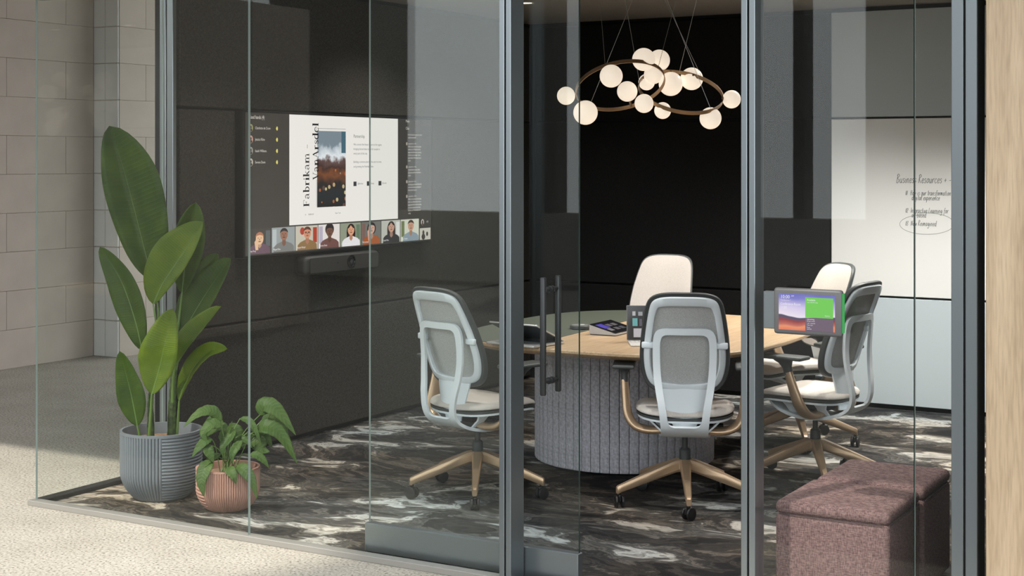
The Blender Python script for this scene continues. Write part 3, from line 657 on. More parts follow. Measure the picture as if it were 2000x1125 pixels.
# ------------------------------------------------------------------ lettering helpers
FONT = None
def text_mesh(items, ex=0.0):
    """items: (string, size, x, y, align, xscale); returns flat verts/faces in x,y"""
    m = MB()
    for st, size, x, y, al, xs in items:
        cu = bpy.data.curves.new('t', 'FONT'); cu.body = st; cu.size = size; cu.align_x = al; cu.resolution_u = 2
        o = bpy.data.objects.new('t', cu); C.objects.link(o)
        dg = bpy.context.evaluated_depsgraph_get(); dg.update(); me = bpy.data.meshes.new_from_object(o.evaluated_get(dg))
        m.add([(v.co.x*xs+x, v.co.y+y, 0) for v in me.vertices], [list(p.vertices) for p in me.polygons])
        bpy.data.objects.remove(o); bpy.data.curves.remove(cu); bpy.data.meshes.remove(me)
    return m
def remap(m, f):
    m.v = [tuple(f(*v)) for v in m.v]; return m
EWHITE = emit('print_white', (.9, .9, .92), .9)
# tablet tile and lettering
def flat(x0, x1, z0, z1, y): return MB().add([(x0, y, z0), (x1, y, z0), (x1, y, z1), (x0, y, z1)], [(0, 1, 2, 3)])
part('green_tile', flat(-.007, .093, -.018, .052, -.0147), emit('tile_green', lin(120, 205, 95), .95), sc_, False)
part('agenda_tile', flat(-.007, .093, -.065, -.019, -.0147), emit('tile_agenda', lin(120, 105, 120), .9), sc_, False)
m = text_mesh([('10:00', .017, -.097, .045, 'LEFT', .9), ('AM', .007, -.058, .052, 'LEFT', 1), ('Tuesday June 7', .006, -.097, .037, 'LEFT', 1), ('Conference Room', .0125, -.097, .022, 'LEFT', .78), ('1120', .0125, -.097, .009, 'LEFT', .9),
               ('Available', .0095, -.001, .040, 'LEFT', .9), ('until 1:00 PM today', .005, -.001, .033, 'LEFT', 1), ('Reserve', .0055, .063, -.011, 'LEFT', 1),
               ('Upcoming', .0065, -.001, -.026, 'LEFT', 1), ('Design review', .005, -.001, -.032, 'LEFT', 1), ('1:00 - 2:00 PM', .005, -.001, -.040, 'LEFT', 1), ('Team sync', .005, -.001, -.046, 'LEFT', 1), ('Free', .006, -.001, -.054, 'LEFT', 1), ('3:00 PM', .005, -.001, -.060, 'LEFT', 1)])
part('lettering', remap(m, lambda x, y, z: (x, -.0151, y)), EWHITE, sc_, False)

# ------------------------------------------------------------------ wide display on the left wall
TVY, TVZ, TW, TH = 6.41, 1.13, 1.895, .805
tv = thing('wide_display', 'ultra-wide wall display showing a slide and a row of video callers', 'display', (-5.42, TVY, TVZ))
mb = MB(); mb.rbox(-.065, -.001, -.012, TW+.012, -.012, TH+.012, .004, 2); hs = part('housing', mb, mat('black_housing', (.006, .006, .007), .3), tv)
mb = MB(); mb.rbox(-.075, -.06, .5, 1.4, .2, .6, .003, 1); part('wall_mount', mb, BLACKP, tv)
def q(u0, u1, v0, v1, x, mb=None):
    return (mb or MB()).add([(x, u0, v0), (x, u1, v0), (x, u1, v1), (x, u0, v1)], [(0, 1, 2, 3)])
scr = part('screen', q(0, TW, 0, TH, .0002), emit('screen_dark', lin(58, 54, 50), 1), tv, False)
sl_ = part('slide', q(.389, 1.502, .158, .803, .0006), emit('slide_white', lin(236, 231, 226), 1), scr, False)
def photo_mat():
    m, N, L, b = nodes_of('slide_photo'); b.inputs['Base Color'].default_value = (0, 0, 0, 1)
    tc = N.new('ShaderNodeTexCoord'); sx = N.new('ShaderNodeSeparateXYZ'); L.new(tc.outputs['Object'], sx.inputs[0])
    mr = N.new('ShaderNodeMapRange'); mr.inputs[1].default_value = .255; mr.inputs[2].default_value = .712; L.new(sx.outputs[2], mr.inputs[0])
    nz = N.new('ShaderNodeTexNoise'); nz.inputs['Scale'].default_value = 14; nz.inputs['Detail'].default_value = 5; L.new(tc.outputs['Object'], nz.inputs[0])
    a = N.new('ShaderNodeMath'); a.operation = 'MULTIPLY_ADD'; a.inputs[1].default_value = .34; L.new(nz.outputs[0], a.inputs[0]); L.new(mr.outputs[0], a.inputs[2])
    r1 = ramp(N, [(.15, lin(30, 26, 26)), (.32, lin(34, 40, 44)), (.48, lin(38, 34, 34)), (.60, lin(120, 70, 40)), (.68, lin(60, 38, 34)), (.78, lin(95, 70, 66)), (.84, lin(226, 230, 234)), (.95, lin(176, 186, 194)), (1.0, lin(120, 132, 142))])
    L.new(a.outputs[0], r1.inputs[0])
    vo = N.new('ShaderNodeTexVoronoi'); vo.inputs['Scale'].default_value = 19; L.new(tc.outputs['Object'], vo.inputs[0])
    d = N.new('ShaderNodeMath'); d.operation = 'LESS_THAN'; d.inputs[1].default_value = .26; L.new(vo.outputs['Distance'], d.inputs[0])
    k = N.new('ShaderNodeMath'); k.operation = 'LESS_THAN'; k.inputs[1].default_value = .50; L.new(mr.outputs[0], k.inputs[0])
    g = N.new('ShaderNodeMath'); g.operation = 'MULTIPLY'; L.new(d.outputs[0], g.inputs[0]); L.new(k.outputs[0], g.inputs[1])
    g2 = N.new('ShaderNodeMath'); g2.operation = 'MULTIPLY'; g2.inputs[1].default_value = .8; L.new(g.outputs[0], g2.inputs[0])
    sp3 = N.new('ShaderNodeSeparateColor'); L.new(vo.outputs['Color'], sp3.inputs[0])
    r2 = ramp(N, [(.0, lin(45, 60, 66)), (.25, lin(200, 110, 45)), (.5, lin(230, 165, 90)), (.7, lin(70, 70, 130)), (.85, lin(225, 215, 160)), (1, lin(170, 70, 30))]); L.new(sp3.outputs[0], r2.inputs[0])
    mx = N.new('ShaderNodeMix'); mx.data_type = 'RGBA'; L.new(g2.outputs[0], mx.inputs[0]); L.new(r1.outputs[0], mx.inputs[6]); L.new(r2.outputs[0], mx.inputs[7])
    L.new(mx.outputs[2], b.inputs['Emission Color']); b.inputs['Emission Strength'].default_value = 1; return m
ph = part('slide_photo', q(.651, .937, .255, .712, .0009), photo_mat(), sl_, False)
part('photo_strip', q(.893, .937, .58, .712, .0011), emit('photo_teal', lin(70, 100, 116), 1), sl_, False)
mb = MB(); q(.655, .937, .7255, .7275, .0009, mb); q(.643, .645, .26, .42, .0009, mb); part('slide_rule', mb, emit('rule_grey', lin(90, 90, 90), 1), sl_, False)
# serif heading built from strokes
def strip(mb, pts, wid):
    P = [Vector((x, y, 0)) for x, y in pts]; Lf, Rt = [], []
    for i, p in enumerate(P):
        d = (P[min(i+1, len(P)-1)]-P[max(i-1, 0)]).normalized(); n_ = Vector((-d.y, d.x, 0)); w_ = wid[i] if hasattr(wid, '__len__') else wid
        Lf.append(p+n_*w_/2); Rt.append(p-n_*w_/2)
    k = len(P); mb.add(Lf+Rt, [(i, i+1, k+i+1, k+i) for i in range(k-1)])
def rect(mb, x0, x1, y0, y1): mb.add([(x0, y0, 0), (x1, y0, 0), (x1, y1, 0), (x0, y1, 0)], [(0, 1, 2, 3)])
def arc(cx, cy, rx, ry, a0, a1, n_=14): return [(cx+rx*math.cos(R(a0+(a1-a0)*i/(n_-1))), cy+ry*math.sin(R(a0+(a1-a0)*i/(n_-1)))) for i in range(n_)]
def vw(n_, lo, hi): return [lo+(hi-lo)*math.sin(math.pi*i/(n_-1)) for i in range(n_)]
def glyph(ch):
    m = MB(); s = lambda x, top, bot=True, up=True: (rect(m, x-.04, x+.25, 0, top), bot and rect(m, x-.15, x+.36, 0, .09), up and rect(m, x-.15, x, top-.09, top))
    if ch == 'F': s(.15, 1.5); rect(m, 0, 1.05, 1.43, 1.5); rect(m, .98, 1.05, 1.15, 1.5); rect(m, .3, .78, .74, .81); rect(m, .72, .78, .58, .96); return m, 1.2
    if ch == 'a': strip(m, arc(.42, .68, .3, .3, 165, 0), vw(14, .09, .15)); rect(m, .62, .80, .06, .70); rect(m, .7, .95, 0, .07); strip(m, [(.64, .58), (.4, .55), (.17, .42), (.12, .25), (.2, .08), (.38, .04), (.64, .2)], [.07, .09, .16, .18, .15, .09, .06]); return m, 1.05
    if ch == 'b': s(.15, 1.6, False); strip(m, arc(.5, .5, .4, .47, 130, -140, 18), vw(18, .07, .2)); return m, 1.12
    if ch == 'd': s(.72, 1.6, False); rect(m, .8, 1.05, 0, .07); strip(m, arc(.52, .5, .42, .47, 50, 320, 18), vw(18, .07, .2)); return m, 1.15
    if ch == 'r': s(.15, .97); strip(m, [(.32, .7), (.45, .9), (.6, .95), (.72, .88)], [.07, .1, .14, .2]); return m, .82
    if ch == 'i': s(.15, .97); m.add([(.245+.12*math.cos(k*.7854), 1.32+.12*math.sin(k*.7854), 0) for k in range(8)], [tuple(range(8))]); return m, .56
    if ch == 'l': s(.15, 1.6); return m, .56
    if ch == 'k': s(.15, 1.6); strip(m, [(.32, .42), (.82, .95)], .08); strip(m, [(.48, .58), (.9, .03)], .19); rect(m, .66, 1.02, .9, .97); rect(m, .74, 1.08, 0, .07); return m, 1.12
    if ch in 'nm':
        s(.15, .97)
        for k in range(1 if ch == 'n' else 2):
            x = .15+.58*k; rect(m, x+.58, x+.77, 0, .68); rect(m, x+.44, x+.91, 0, .07); strip(m, arc(x+.46, .68, .22, .28, 165, 0, 10), vw(10, .07, .15))
        return m, 1.15+(.58 if ch == 'm' else 0)
    if ch == '-': rect(m, .15, .75, .46, .54); return m, .9
    if ch == 'V': strip(m, [(.2, 1.5), (.66, 0)], .2); strip(m, [(.66, 0), (1.1, 1.5)], .07); rect(m, 0, .48, 1.43, 1.5); rect(m, .92, 1.3, 1.43, 1.5); return m, 1.25
    if ch == 'A': strip(m, [(.18, 0), (.62, 1.5)], .07); strip(m, [(.6, 1.5), (1.1, 0)], .2); rect(m, .3, .95, .48, .55); rect(m, 0, .38, 0, .07); rect(m, .86, 1.35, 0, .07); return m, 1.38
    if ch == 's': strip(m, [(.68, .72), (.6, .93), (.4, .97), (.18, .86), (.17, .68), (.4, .53), (.64, .4), (.66, .18), (.45, .03), (.22, .06), (.1, .28)], [.12, .09, .09, .13, .16, .2, .18, .14, .09, .09, .12]); return m, .82
    if ch == 'e': strip(m, arc(.48, .5, .4, .47, 5, 320, 20), vw(20, .07, .19)); rect(m, .12, .88, .5, .57); return m, .98
    return m, .6
def heading(st, size, track):
    out = MB(); x = 0
    for ch in st:
        g, adv = glyph(ch) if ch != ' ' else (MB(), .55)
        out.add([((v[0]+x)*size, v[1]*size, 0) for v in g.v], g.f); x += adv+track
    return out, x*size
INK = emit('slide_ink', lin(28, 26, 28), 1)
h1_, w1 = heading('Fabrikam -', .037, .02); k1 = .372/w1
part('heading', remap(h1_, lambda x, y, z: (.0014, .575-y, .263+x*k1)), INK, sl_, False)
h2_, w2 = heading('VanArsdel', .037, .02); k2 = .342/w2
part('heading', remap(h2_, lambda x, y, z: (.0016, .664-y, .419+x*k2)), INK, sl_, False)
body = [('Partnership', .030, 1.017, .675, 'LEFT', .85), ('We connect the finest makers in the region,', .0185, 1.017, .628, 'LEFT', .92), ('bringing shared ideas to life for people in', .0185, 1.017, .600, 'LEFT', .92), ('every part of the city', .0185, 1.017, .572, 'LEFT', .92), ('Building a common plan for the year to come', .0185, 1.017, .520, 'LEFT', .88), ('and growing the Fabrikam idea', .0185, 1.017, .491, 'LEFT', .92),
        ('@fabrikam', .015, 1.06, .386, 'LEFT', .9), ('@design', .015, 1.19, .386, 'LEFT', .9), ('@events', .015, 1.325, .386, 'LEFT', .9), ('01', .013, .535, .211, 'LEFT', 1), ('FABRIKAM', .013, .565, .211, 'LEFT', .9), ('New York', .013, .83, .211, 'LEFT', 1)]
part('slide_text', remap(text_mesh(body), lambda x, y, z: (.0013, x, y)), emit('text_grey', lin(92, 90, 92), 1), sl_, False)
mb = MB()
for u in (1.017, 1.158, 1.284):
    q(u, u+.032, .376, .404, .0012, mb)
part('slide_icon', mb, emit('icon_ink', lin(60, 60, 62), 1), sl_, False)
part('side_text', remap(text_mesh([('Raised hands (4)', .030, .022, .770, 'LEFT', .72), ('Charlotte de Crum', .021, .083, .712, 'LEFT', .82), ('Jessica Kline', .021, .083, .648, 'LEFT', .82), ('Isaiah Wilkens', .021, .083, .583, 'LEFT', .82), ('Serena Davis', .021, .083, .519, 'LEFT', .82)]), lambda x, y, z: (.0009, x, y)), emit('side_white', lin(214, 208, 198), 1), scr, False)
def disc(mb, cu_, cv, ru, rv, x, n_=20): mb.add([(x, cu_+ru*math.cos(2*math.pi*k/n_), cv+rv*math.sin(2*math.pi*k/n_)) for k in range(n_)], [tuple(range(n_))])
for i, c_ in enumerate(((150, 150, 100), (196, 150, 135), (150, 150, 140), (190, 180, 168))):
    v = .719-i*.0645
    m = MB(); disc(m, .047, v, .018, .022, .0008); av = part('avatar', m, emit('avatar_%d' % i, lin(*c_), 1), scr, False)
    m = MB(); disc(m, .047, v+.004, .006, .008, .0010); disc(m, .047, v-.012, .011, .008, .0010); part('figure', m, emit('avatar_fig', lin(70, 52, 46), 1), av, False)
    m = MB(); disc(m, .277, v, .007, .012, .0009); m.add([(.0009, .268+a, v+b) for a, b in ((0, -.004), (.006, -.008), (.006, .004), (0, .004))], [(0, 1, 2, 3)]); part('hand_icon', m, emit('hand_yellow', lin(226, 214, 110), 1), scr, False)
chat = [('Meet', .026, 1.592, .782, 'LEFT', .8), ('Chat', .026, 1.592, .735, 'LEFT', .8)]
y = .702; rows = []
for blk in (['for the launch event this week', 'and the material'], ['@', 'Hello, I just shared the notes', 'with you all. Please look at', 'page two before the meeting', 'so that we can align on the', 'plan before Wednesday this', 'week'], ['@', 'I uploaded the latest draft', '@ Jessica add it to the deck', 'today'], ['@', 'Looking good team! Please let', 'me know what you think of', 'the second version'], ['@', 'Hello, I just shared the notes', 'with you. Please look at the', 'page two before the meeting', 'so we can align on the plan', 'before our Wednesday call', 'today']):
    for ln in blk:
        if ln == '@': rows.append(y); chat.append(('Jessica Kline  10:24', .0135, 1.622, y-.004, 'LEFT', .9)); y -= .0185
        else: chat.append((ln, .0165, 1.62, y-.005, 'LEFT', .8)); y -= .0185
    y -= .022
part('chat_text', remap(text_mesh(chat), lambda x, y_, z: (.0009, x, y_)), emit('chat_white', lin(196, 190, 180), 1), scr, False)
for v in rows:
    m = MB(); disc(m, 1.604, v, .009, .011, .0009, 14); part('avatar', m, emit('chat_avatar', lin(170, 160, 150), 1), scr, False)
# video callers
people = [((66, 62, 58), (228, 186, 150), (176, 116, 84), (104, 78, 92), 'short'), ((150, 156, 156), (150, 104, 84), (40, 34, 34), (120, 120, 118), 'short'), ((196, 188, 172), (206, 140, 110), (92, 52, 38), (138, 106, 66), 'short'), ((226, 218, 214), (112, 76, 62), (42, 34, 38), (110, 72, 66), 'bun'),
          ((140, 146, 126), (216, 158, 124), (44, 28, 26), (226, 222, 224), 'long'), ((110, 108, 104), (206, 160, 142), (30, 26, 30), (160, 84, 40), 'bob'), ((186, 184, 176), (196, 150, 130), (42, 32, 30), (44, 42, 46), 'long'), ((206, 206, 190), (196, 148, 122), (66, 52, 46), (136, 150, 160), 'cap')]
names = ['Esther Frey', 'Miguel Silva', 'August Berger', 'Serena Davis', 'Danielle Booker', 'Kat Larsson', 'Krystal Mun', 'Ray Tanaka']
tw = .2175; extra = [(90, 96, 98), (182, 188, 190), (170, 60, 40), (182, 172, 190), (100, 120, 96), (120, 92, 84), (216, 216, 212), (110, 120, 80)]
for i, (bgc, skin, hair, top_, style) in enumerate(people):
    u0 = .012+i*tw; u1 = u0+tw-.006; v0, v1 = .008, .150; W_ = u1-u0
    tl = part('video_tile', q(u0, u1, v0, v1, .0006), emit('tile_bg_%d' % i, lin(*bgc), 1), scr, False)
    cu_ = u0+W_*(.52 if i != 7 else .55); m = MB(); ml = [emit('tile_x_%d' % i, lin(*extra[i]), 1), emit('tile_hair_%d' % i, lin(*hair), 1), emit('tile_top_%d' % i, lin(*top_), 1), emit('tile_skin_%d' % i, lin(*skin), 1), emit('tile_dark_%d' % i, lin(*[int(c*.5) for c in skin]), 1), emit('tile_shade_%d' % i, lin(*[int(c*.82) for c in skin]), 1)]
    m.mi = 0; q(u0+W_*.03, u0+W_*.2, v0+.03, v1-.01, .0008, m) if i % 2 else q(u1-W_*.22, u1-W_*.04, v0+.04, v1-.012, .0008, m)
    if i == 2: disc(m, u0+W_*.3, v1-.03, .022, .022, .0008)
    hy = .098 if i != 0 else .085
    m.mi = 1
    if style == 'long': disc(m, cu_, hy-.012, .030, .047, .0009); q(cu_-.03, cu_+.03, .02, hy-.01, .0009, m)
    elif style == 'bob': disc(m, cu_, hy, .031, .036, .0009)
    elif style == 'bun': disc(m, cu_, hy+.012, .029, .034, .0009)
    m.mi = 2; sh = [(cu_-.062, v0), (cu_-.06, v0+.028), (cu_-.045, v0+.042), (cu_-.014, v0+.054), (cu_+.014, v0+.054), (cu_+.045, v0+.042), (cu_+.06, v0+.028), (cu_+.062, v0)]
    m.add([(.0010, a, b) for a, b in sh], [tuple(range(8))])
    m.mi = 5; m.add([(.0011, a, b) for a, b in ((cu_-.011, v0+.04), (cu_, v0+.028), (cu_+.011, v0+.04), (cu_+.010, hy-.02), (cu_-.010, hy-.02))], [(0, 1, 2, 3, 4)])
    m.mi = 3; disc(m, cu_, hy, .0225, .030, .0012)
    m.mi = 1
    if style in ('short', 'cap', 'bun', 'bob'): m.add([(.0013, cu_+.0245*math.cos(R(a)), hy+.008+(.027 if a % 180 else .004)*math.sin(R(a))) for a in range(0, 181, 20)] + [(.0013, cu_-.016, hy+.016), (.0013, cu_, hy+.02), (.0013, cu_+.016, hy+.016)], [tuple(range(13))])
    else: m.add([(.0013, cu_+.025*math.cos(R(a)), hy+.006+.028*math.sin(R(a))) for a in range(0, 181, 20)] + [(.0013, cu_-.014, hy+.012), (.0013, cu_-.002, hy+.026), (.0013, cu_+.014, hy+.010)], [tuple(range(13))])
    m.mi = 4
    for sx in (-1, 1): disc(m, cu_+sx*.0085, hy+.004, .0034, .0022, .0014, 8)
    disc(m, cu_, hy-.0035, .0022, .004, .0014, 8); disc(m, cu_, hy-.014, .0085, .0026, .0014, 10)
    if i == 2:
        for sx in (-1, 1): disc(m, cu_+sx*.0095, hy+.003, .0068, .005, .00145, 10)
    if i in (0, 5): m.mi = 3; m.add([(.0015, a, b) for a, b in ((cu_-.024, v0+.02), (cu_-.008, v0+.02), (cu_-.010, hy-.012), (cu_-.022, hy-.004), (cu_-.03, hy-.016))], [(0, 1, 2, 3, 4)])
    m.v = [v if abs(v[0]-.0008) < 1e-6 else (v[0], min(max(cu_+(v[1]-cu_)*1.5, u0), u1), min(v0+(v[2]-v0)*1.1, v1)) for v in m.v]
    part('caller_picture', m, ml, tl, False)
    part('caller_name', remap(text_mesh([(names[i], .0155, u0+.012, v0+.012, 'LEFT', .9)]), lambda x, y_, z: (.0018, x, y_)), EWHITE, tl, False)
m = MB(); disc(m, 1.79, .125, .018, .02, .0008); part('avatar', m, emit('av_last', lin(190, 182, 178), 1), scr, False)
m = MB(); disc(m, 1.79, .126, .008, .012, .0010, 12); disc(m, 1.79, .112, .012, .006, .0010, 12); part('figure', m, emit('avatar_fig', lin(70, 52, 46), 1), scr, False)
part('more_count', remap(text_mesh([('+9', .024, 1.835, .117, 'LEFT', .9)]), lambda x, y_, z: (.0009, x, y_)), emit('chat_white', (0, 0, 0)), scr, False)
tl = part('video_tile', q(1.757, 1.887, .008, .085, .0006), emit('tile_last', lin(196, 190, 178), 1), scr, False)
m = MB(); disc(m, 1.80, .055, .012, .016, .0009); disc(m, 1.80, .028, .022, .02, .0008); disc(m, 1.845, .045, .012, .015, .0009); part('caller_picture', m, emit('last_fig', lin(66, 60, 54), 1), tl, False)

# video bar below the display
vb = thing('video_bar', 'dark rounded video bar with a camera lens below the display', 'camera', (-5.42, 7.30, .985))
mb = MB(); mb.rbox(-.068, .03, -.38, .38, 0, .115, .034, 5); part('body', mb, mat('video_bar_grey', (.018, .018, .018), .55), vb)
mb = MB(); mb.rbox(.0295, .0325, -.345, .345, .012, .103, .0012, 1); part('grille', mb, mat('bar_cloth', (.028, .026, .024), .9, var=.2, scale=200), vb)
mb = MB(); MXv = Matrix.Translation((.032, .06, .06)) @ Matrix.Rotation(R(90), 4, 'Y'); mb.lathe([(.001, 0), (.040, 0), (.040, .006), (.030, .009), (.026, .004), (.001, .004)], 32, M=MXv); ln = part('camera_lens', mb, mat('lens_black', (.004, .004, .005), .12), vb)
mb = MB(); mb.lathe([(.001, .004), (.014, .0045), (.015, .006), (.001, .007)], 20, M=MXv); part('lens_glass', mb, mat('lens_glass', (.05, .05, .06), .05, .3), ln)
mb = MB(); mb.lathe([(.001, 0), (.004, 0), (.004, .002), (.001, .002)], 10, M=Matrix.Translation((.032, -.075, .06)) @ Matrix.Rotation(R(90), 4, 'Y')); part('sensor', mb, mat('lens_black', (0, 0, 0)), vb)

# ------------------------------------------------------------------ handwriting on the board
HW = {'a': ([[(.75, .85), (.4, 1), (.08, .6), (.15, .08), (.5, .1), (.75, .9), (.72, .2), (1, .05)]], 1), 'b': ([[(.1, 1.7), (.08, .1), (.5, 0), (.75, .5), (.4, .9), (.1, .6)]], .95), 'c': ([[(.75, .8), (.4, 1), (.08, .5), (.35, 0), (.8, .2)]], .85),
      'd': ([[(.75, .85), (.4, .95), (.08, .5), (.3, 0), (.7, .4), (.85, 1.8), (.78, .1), (1, .05)]], 1.05), 'e': ([[(.1, .45), (.7, .6), (.5, 1), (.12, .6), (.3, 0), (.8, .25)]], .85), 'f': ([[(.7, 1.6), (.45, 1.7), (.35, 1), (.25, -.7)], [(.05, .85), (.7, .95)]], .7), 'g': ([[(.75, .85), (.4, 1), (.1, .5), (.4, .1), (.75, .9), (.65, -.6), (.2, -.7), (.1, -.4)]], .95),
      'h': ([[(.1, 1.8), (.08, 0), (.2, .7), (.5, 1), (.65, .7), (.62, .1), (.85, .05)]], .9), 'i': ([[(.1, .9), (.15, .1), (.4, .05)], [(.15, 1.3), (.18, 1.35)]], .45), 'l': ([[(.15, .3), (.4, 1.7), (.15, .9), (.2, .05), (.45, .1)]], .5), 'm': ([[(.05, .9), (.1, 0), (.15, .7), (.4, 1), (.5, .1), (.55, .7), (.8, 1), (.95, .6), (.95, .1), (1.15, .05)]], 1.25),
      'n': ([[(.05, .9), (.1, 0), (.18, .7), (.5, 1), (.65, .7), (.65, .1), (.85, .05)]], .95), 'o': ([[(.45, 1), (.1, .6), (.25, .05), (.7, .3), (.6, .9), (.4, 1), (.85, .85)]], .85), 'p': ([[(.1, .95), (.05, -.8), (.15, .7), (.5, 1), (.75, .5), (.4, .05), (.12, .3)]], .9), 'r': ([[(.05, .9), (.12, 0), (.2, .7), (.5, 1), (.65, .85)]], .7),
      's': ([[(.6, .85), (.3, 1), (.15, .7), (.55, .4), (.4, .02), (.05, .12)]], .7), 't': ([[(.3, 1.6), (.22, .2), (.5, .05)], [(.05, 1.05), (.6, 1.1)]], .6), 'u': ([[(.08, .95), (.1, .2), (.4, 0), (.65, .4), (.7, .95), (.7, .1), (.9, .05)]], .95), 'v': ([[(.05, .95), (.3, 0), (.6, .95)]], .7), 'w': ([[(.05, .95), (.2, 0), (.45, .8), (.65, 0), (.9, .95)]], 1), 'x': ([[(.05, .95), (.65, 0)], [(.65, .95), (.05, 0)]], .75),
      'B': ([[(.2, 1.9), (.1, 0)], [(.0, 1.6), (.4, 1.95), (.8, 1.6), (.3, 1.0), (.85, .6), (.5, 0), (.0, .05)]], 1.05), 'R': ([[(.2, 1.85), (.1, 0)], [(.0, 1.5), (.4, 1.9), (.8, 1.5), (.25, .95), (.85, 0)]], 1.0), 'H': ([[(.2, 1.7), (.1, 0)], [(.8, 1.7), (.7, 0)], [(.15, .85), (.78, .95)]], 1), 'I': ([[(.2, 1.7), (.1, 0)]], .4), 'L': ([[(.2, 1.75), (.1, .1), (.7, .02)]], .8), 'N': ([[(.05, 0), (.15, 1.6), (.7, .05), (.85, 1.7)]], 1.05),
      '0': ([[(.3, 1.5), (.05, .8), (.25, 0), (.5, .8), (.3, 1.5)]], .6), '1': ([[(.2, 1.5), (.12, 0)]], .4), '2': ([[(.05, 1.2), (.3, 1.5), (.5, 1.1), (.05, .05), (.55, .02)]], .65), '3': ([[(.05, 1.35), (.35, 1.5), (.45, 1.1), (.2, .8), (.5, .4), (.25, 0), (.02, .15)]], .6), '+': ([[(.05, .6), (.75, .65)], [(.4, 1), (.38, .25)]], .9), '-': ([[(.05, .6), (.6, .62)]], .7), ' ': ([], .6)}
mb = MB()
def scribble(st, x, z, h, slant=.22, wl=.0032):
    for ch in st:
        ss, adv = HW[ch]
        for s_ in ss:
            P = catmull([(a+b*slant, b, 0) for a, b in s_], 4*len(s_)); strip(mb, [(x+p.x*h*.62, z+p.y*h) for p in P], wl)
        x += adv*h*.62+h*.06
scribble('Business Resources + - ', .444, 1.515, .030, wl=.0036)
scribble('01  How is our transformation', .505, 1.434, .0195, wl=.003); scribble('digital experience', .545, 1.402, .0195, wl=.003)
scribble('02  Interactive Learning for', .505, 1.318, .0195, wl=.003); scribble('all based', .545, 1.288, .0195, wl=.003)
scribble('03  Now Reimagined', .505, 1.232, .020, wl=.003)
strip(mb, [(.645+.178*math.cos(R(a)), 1.245+(.060+.00003*a)*math.sin(R(a+4))) for a in range(95, 470, 6)], .0028)
part('handwriting', remap(mb, lambda x, y_, z: (-3.153+x, 9.8074, y_)), mat('marker_ink', (.20, .21, .21), .6), boards[1], False, label='grey handwritten notes with one circled line')

# ------------------------------------------------------------------ ottomans
def ottoman(x, y, label):
    t = thing('ottoman', label, 'ottoman', (x, y, .004), 0, 'mauve brown cube ottomans')
    h = .212
    mb = MB(); mb.rbox(-h, h, -h, h, .012, .372, .02, 4); part('body', mb, OTTO, t, angle=60)
    mb = MB(); mb.rbox(-h-.001, h+.001, -h-.001, h+.001, .366, .418, .024, 5); part('cushion', mb, OTTO, t, angle=60)
    mb = MB(); P = [(sx*(h+.0012), sy*(h+.0012), .369) for sx, sy in ((-1, -1), (1, -1), (1, 1), (-1, 1))]
    for a, b in zip(P, P[1:]+P[:1]):
        a, b = Vector(a), Vector(b); d = (b-a).normalized()*.02; mb.tube([a+d, b-d], .0018, 6)
    part('seam', mb, mat('dark_mauve_seam', (.06, .04, .042), .9), t)
    mb = MB(); mb.rbox(-h+.02, h-.02, -h+.02, h-.02, 0, .014, .003, 1); part('base', mb, BLACKP, t)
ottoman(-1.674, 5.412, 'mauve brown woven cube ottoman nearer the glass, striped by the post shadow')
ottoman(-1.669, 5.866, 'mauve brown woven cube ottoman standing behind the nearer one')

# ------------------------------------------------------------------ potted plants
def ribbed_pot(name, parent, prof, mm, sectors, vp, hp, seg=760):
    """prof: outer radius as function of z fraction; ribs run up or round by sector"""
    H_, Rf = prof; m = MB(); nz_ = 170; loops = []
    for i in range(nz_+1):
        f = i/nz_; z = f*H_; r0 = Rf(f); l = []
        fade = min(1, max(0, (f-.02)/.05))*min(1, max(0, (.965-f)/.02))
        for k in range(seg):
            a = 2*math.pi*k/seg; deg = math.degrees(a) % 360
            vert = any(s0 <= deg < s1 for s0, s1 in sectors)
            am = .009*fade*(abs(math.sin(a*vp/2)) if vert else abs(math.sin(math.pi*z/hp)))**.45
            rr = r0-.009*fade+am; l.append((rr*math.cos(a), rr*math.sin(a), z))
        loops.append(l)
    for rr, z in ((Rf(1)-.012, H_), (Rf(1)-.016, H_-.03), (Rf(.6)-.02, H_*.6)): loops.append([(rr*math.cos(2*math.pi*k/seg), rr*math.sin(2*math.pi*k/seg), z) for k in range(seg)])
    m.loft(loops, False); m.add(loops[0], [tuple(range(seg-1, -1, -1))])
    return part(name, m, mm, parent, angle=70)
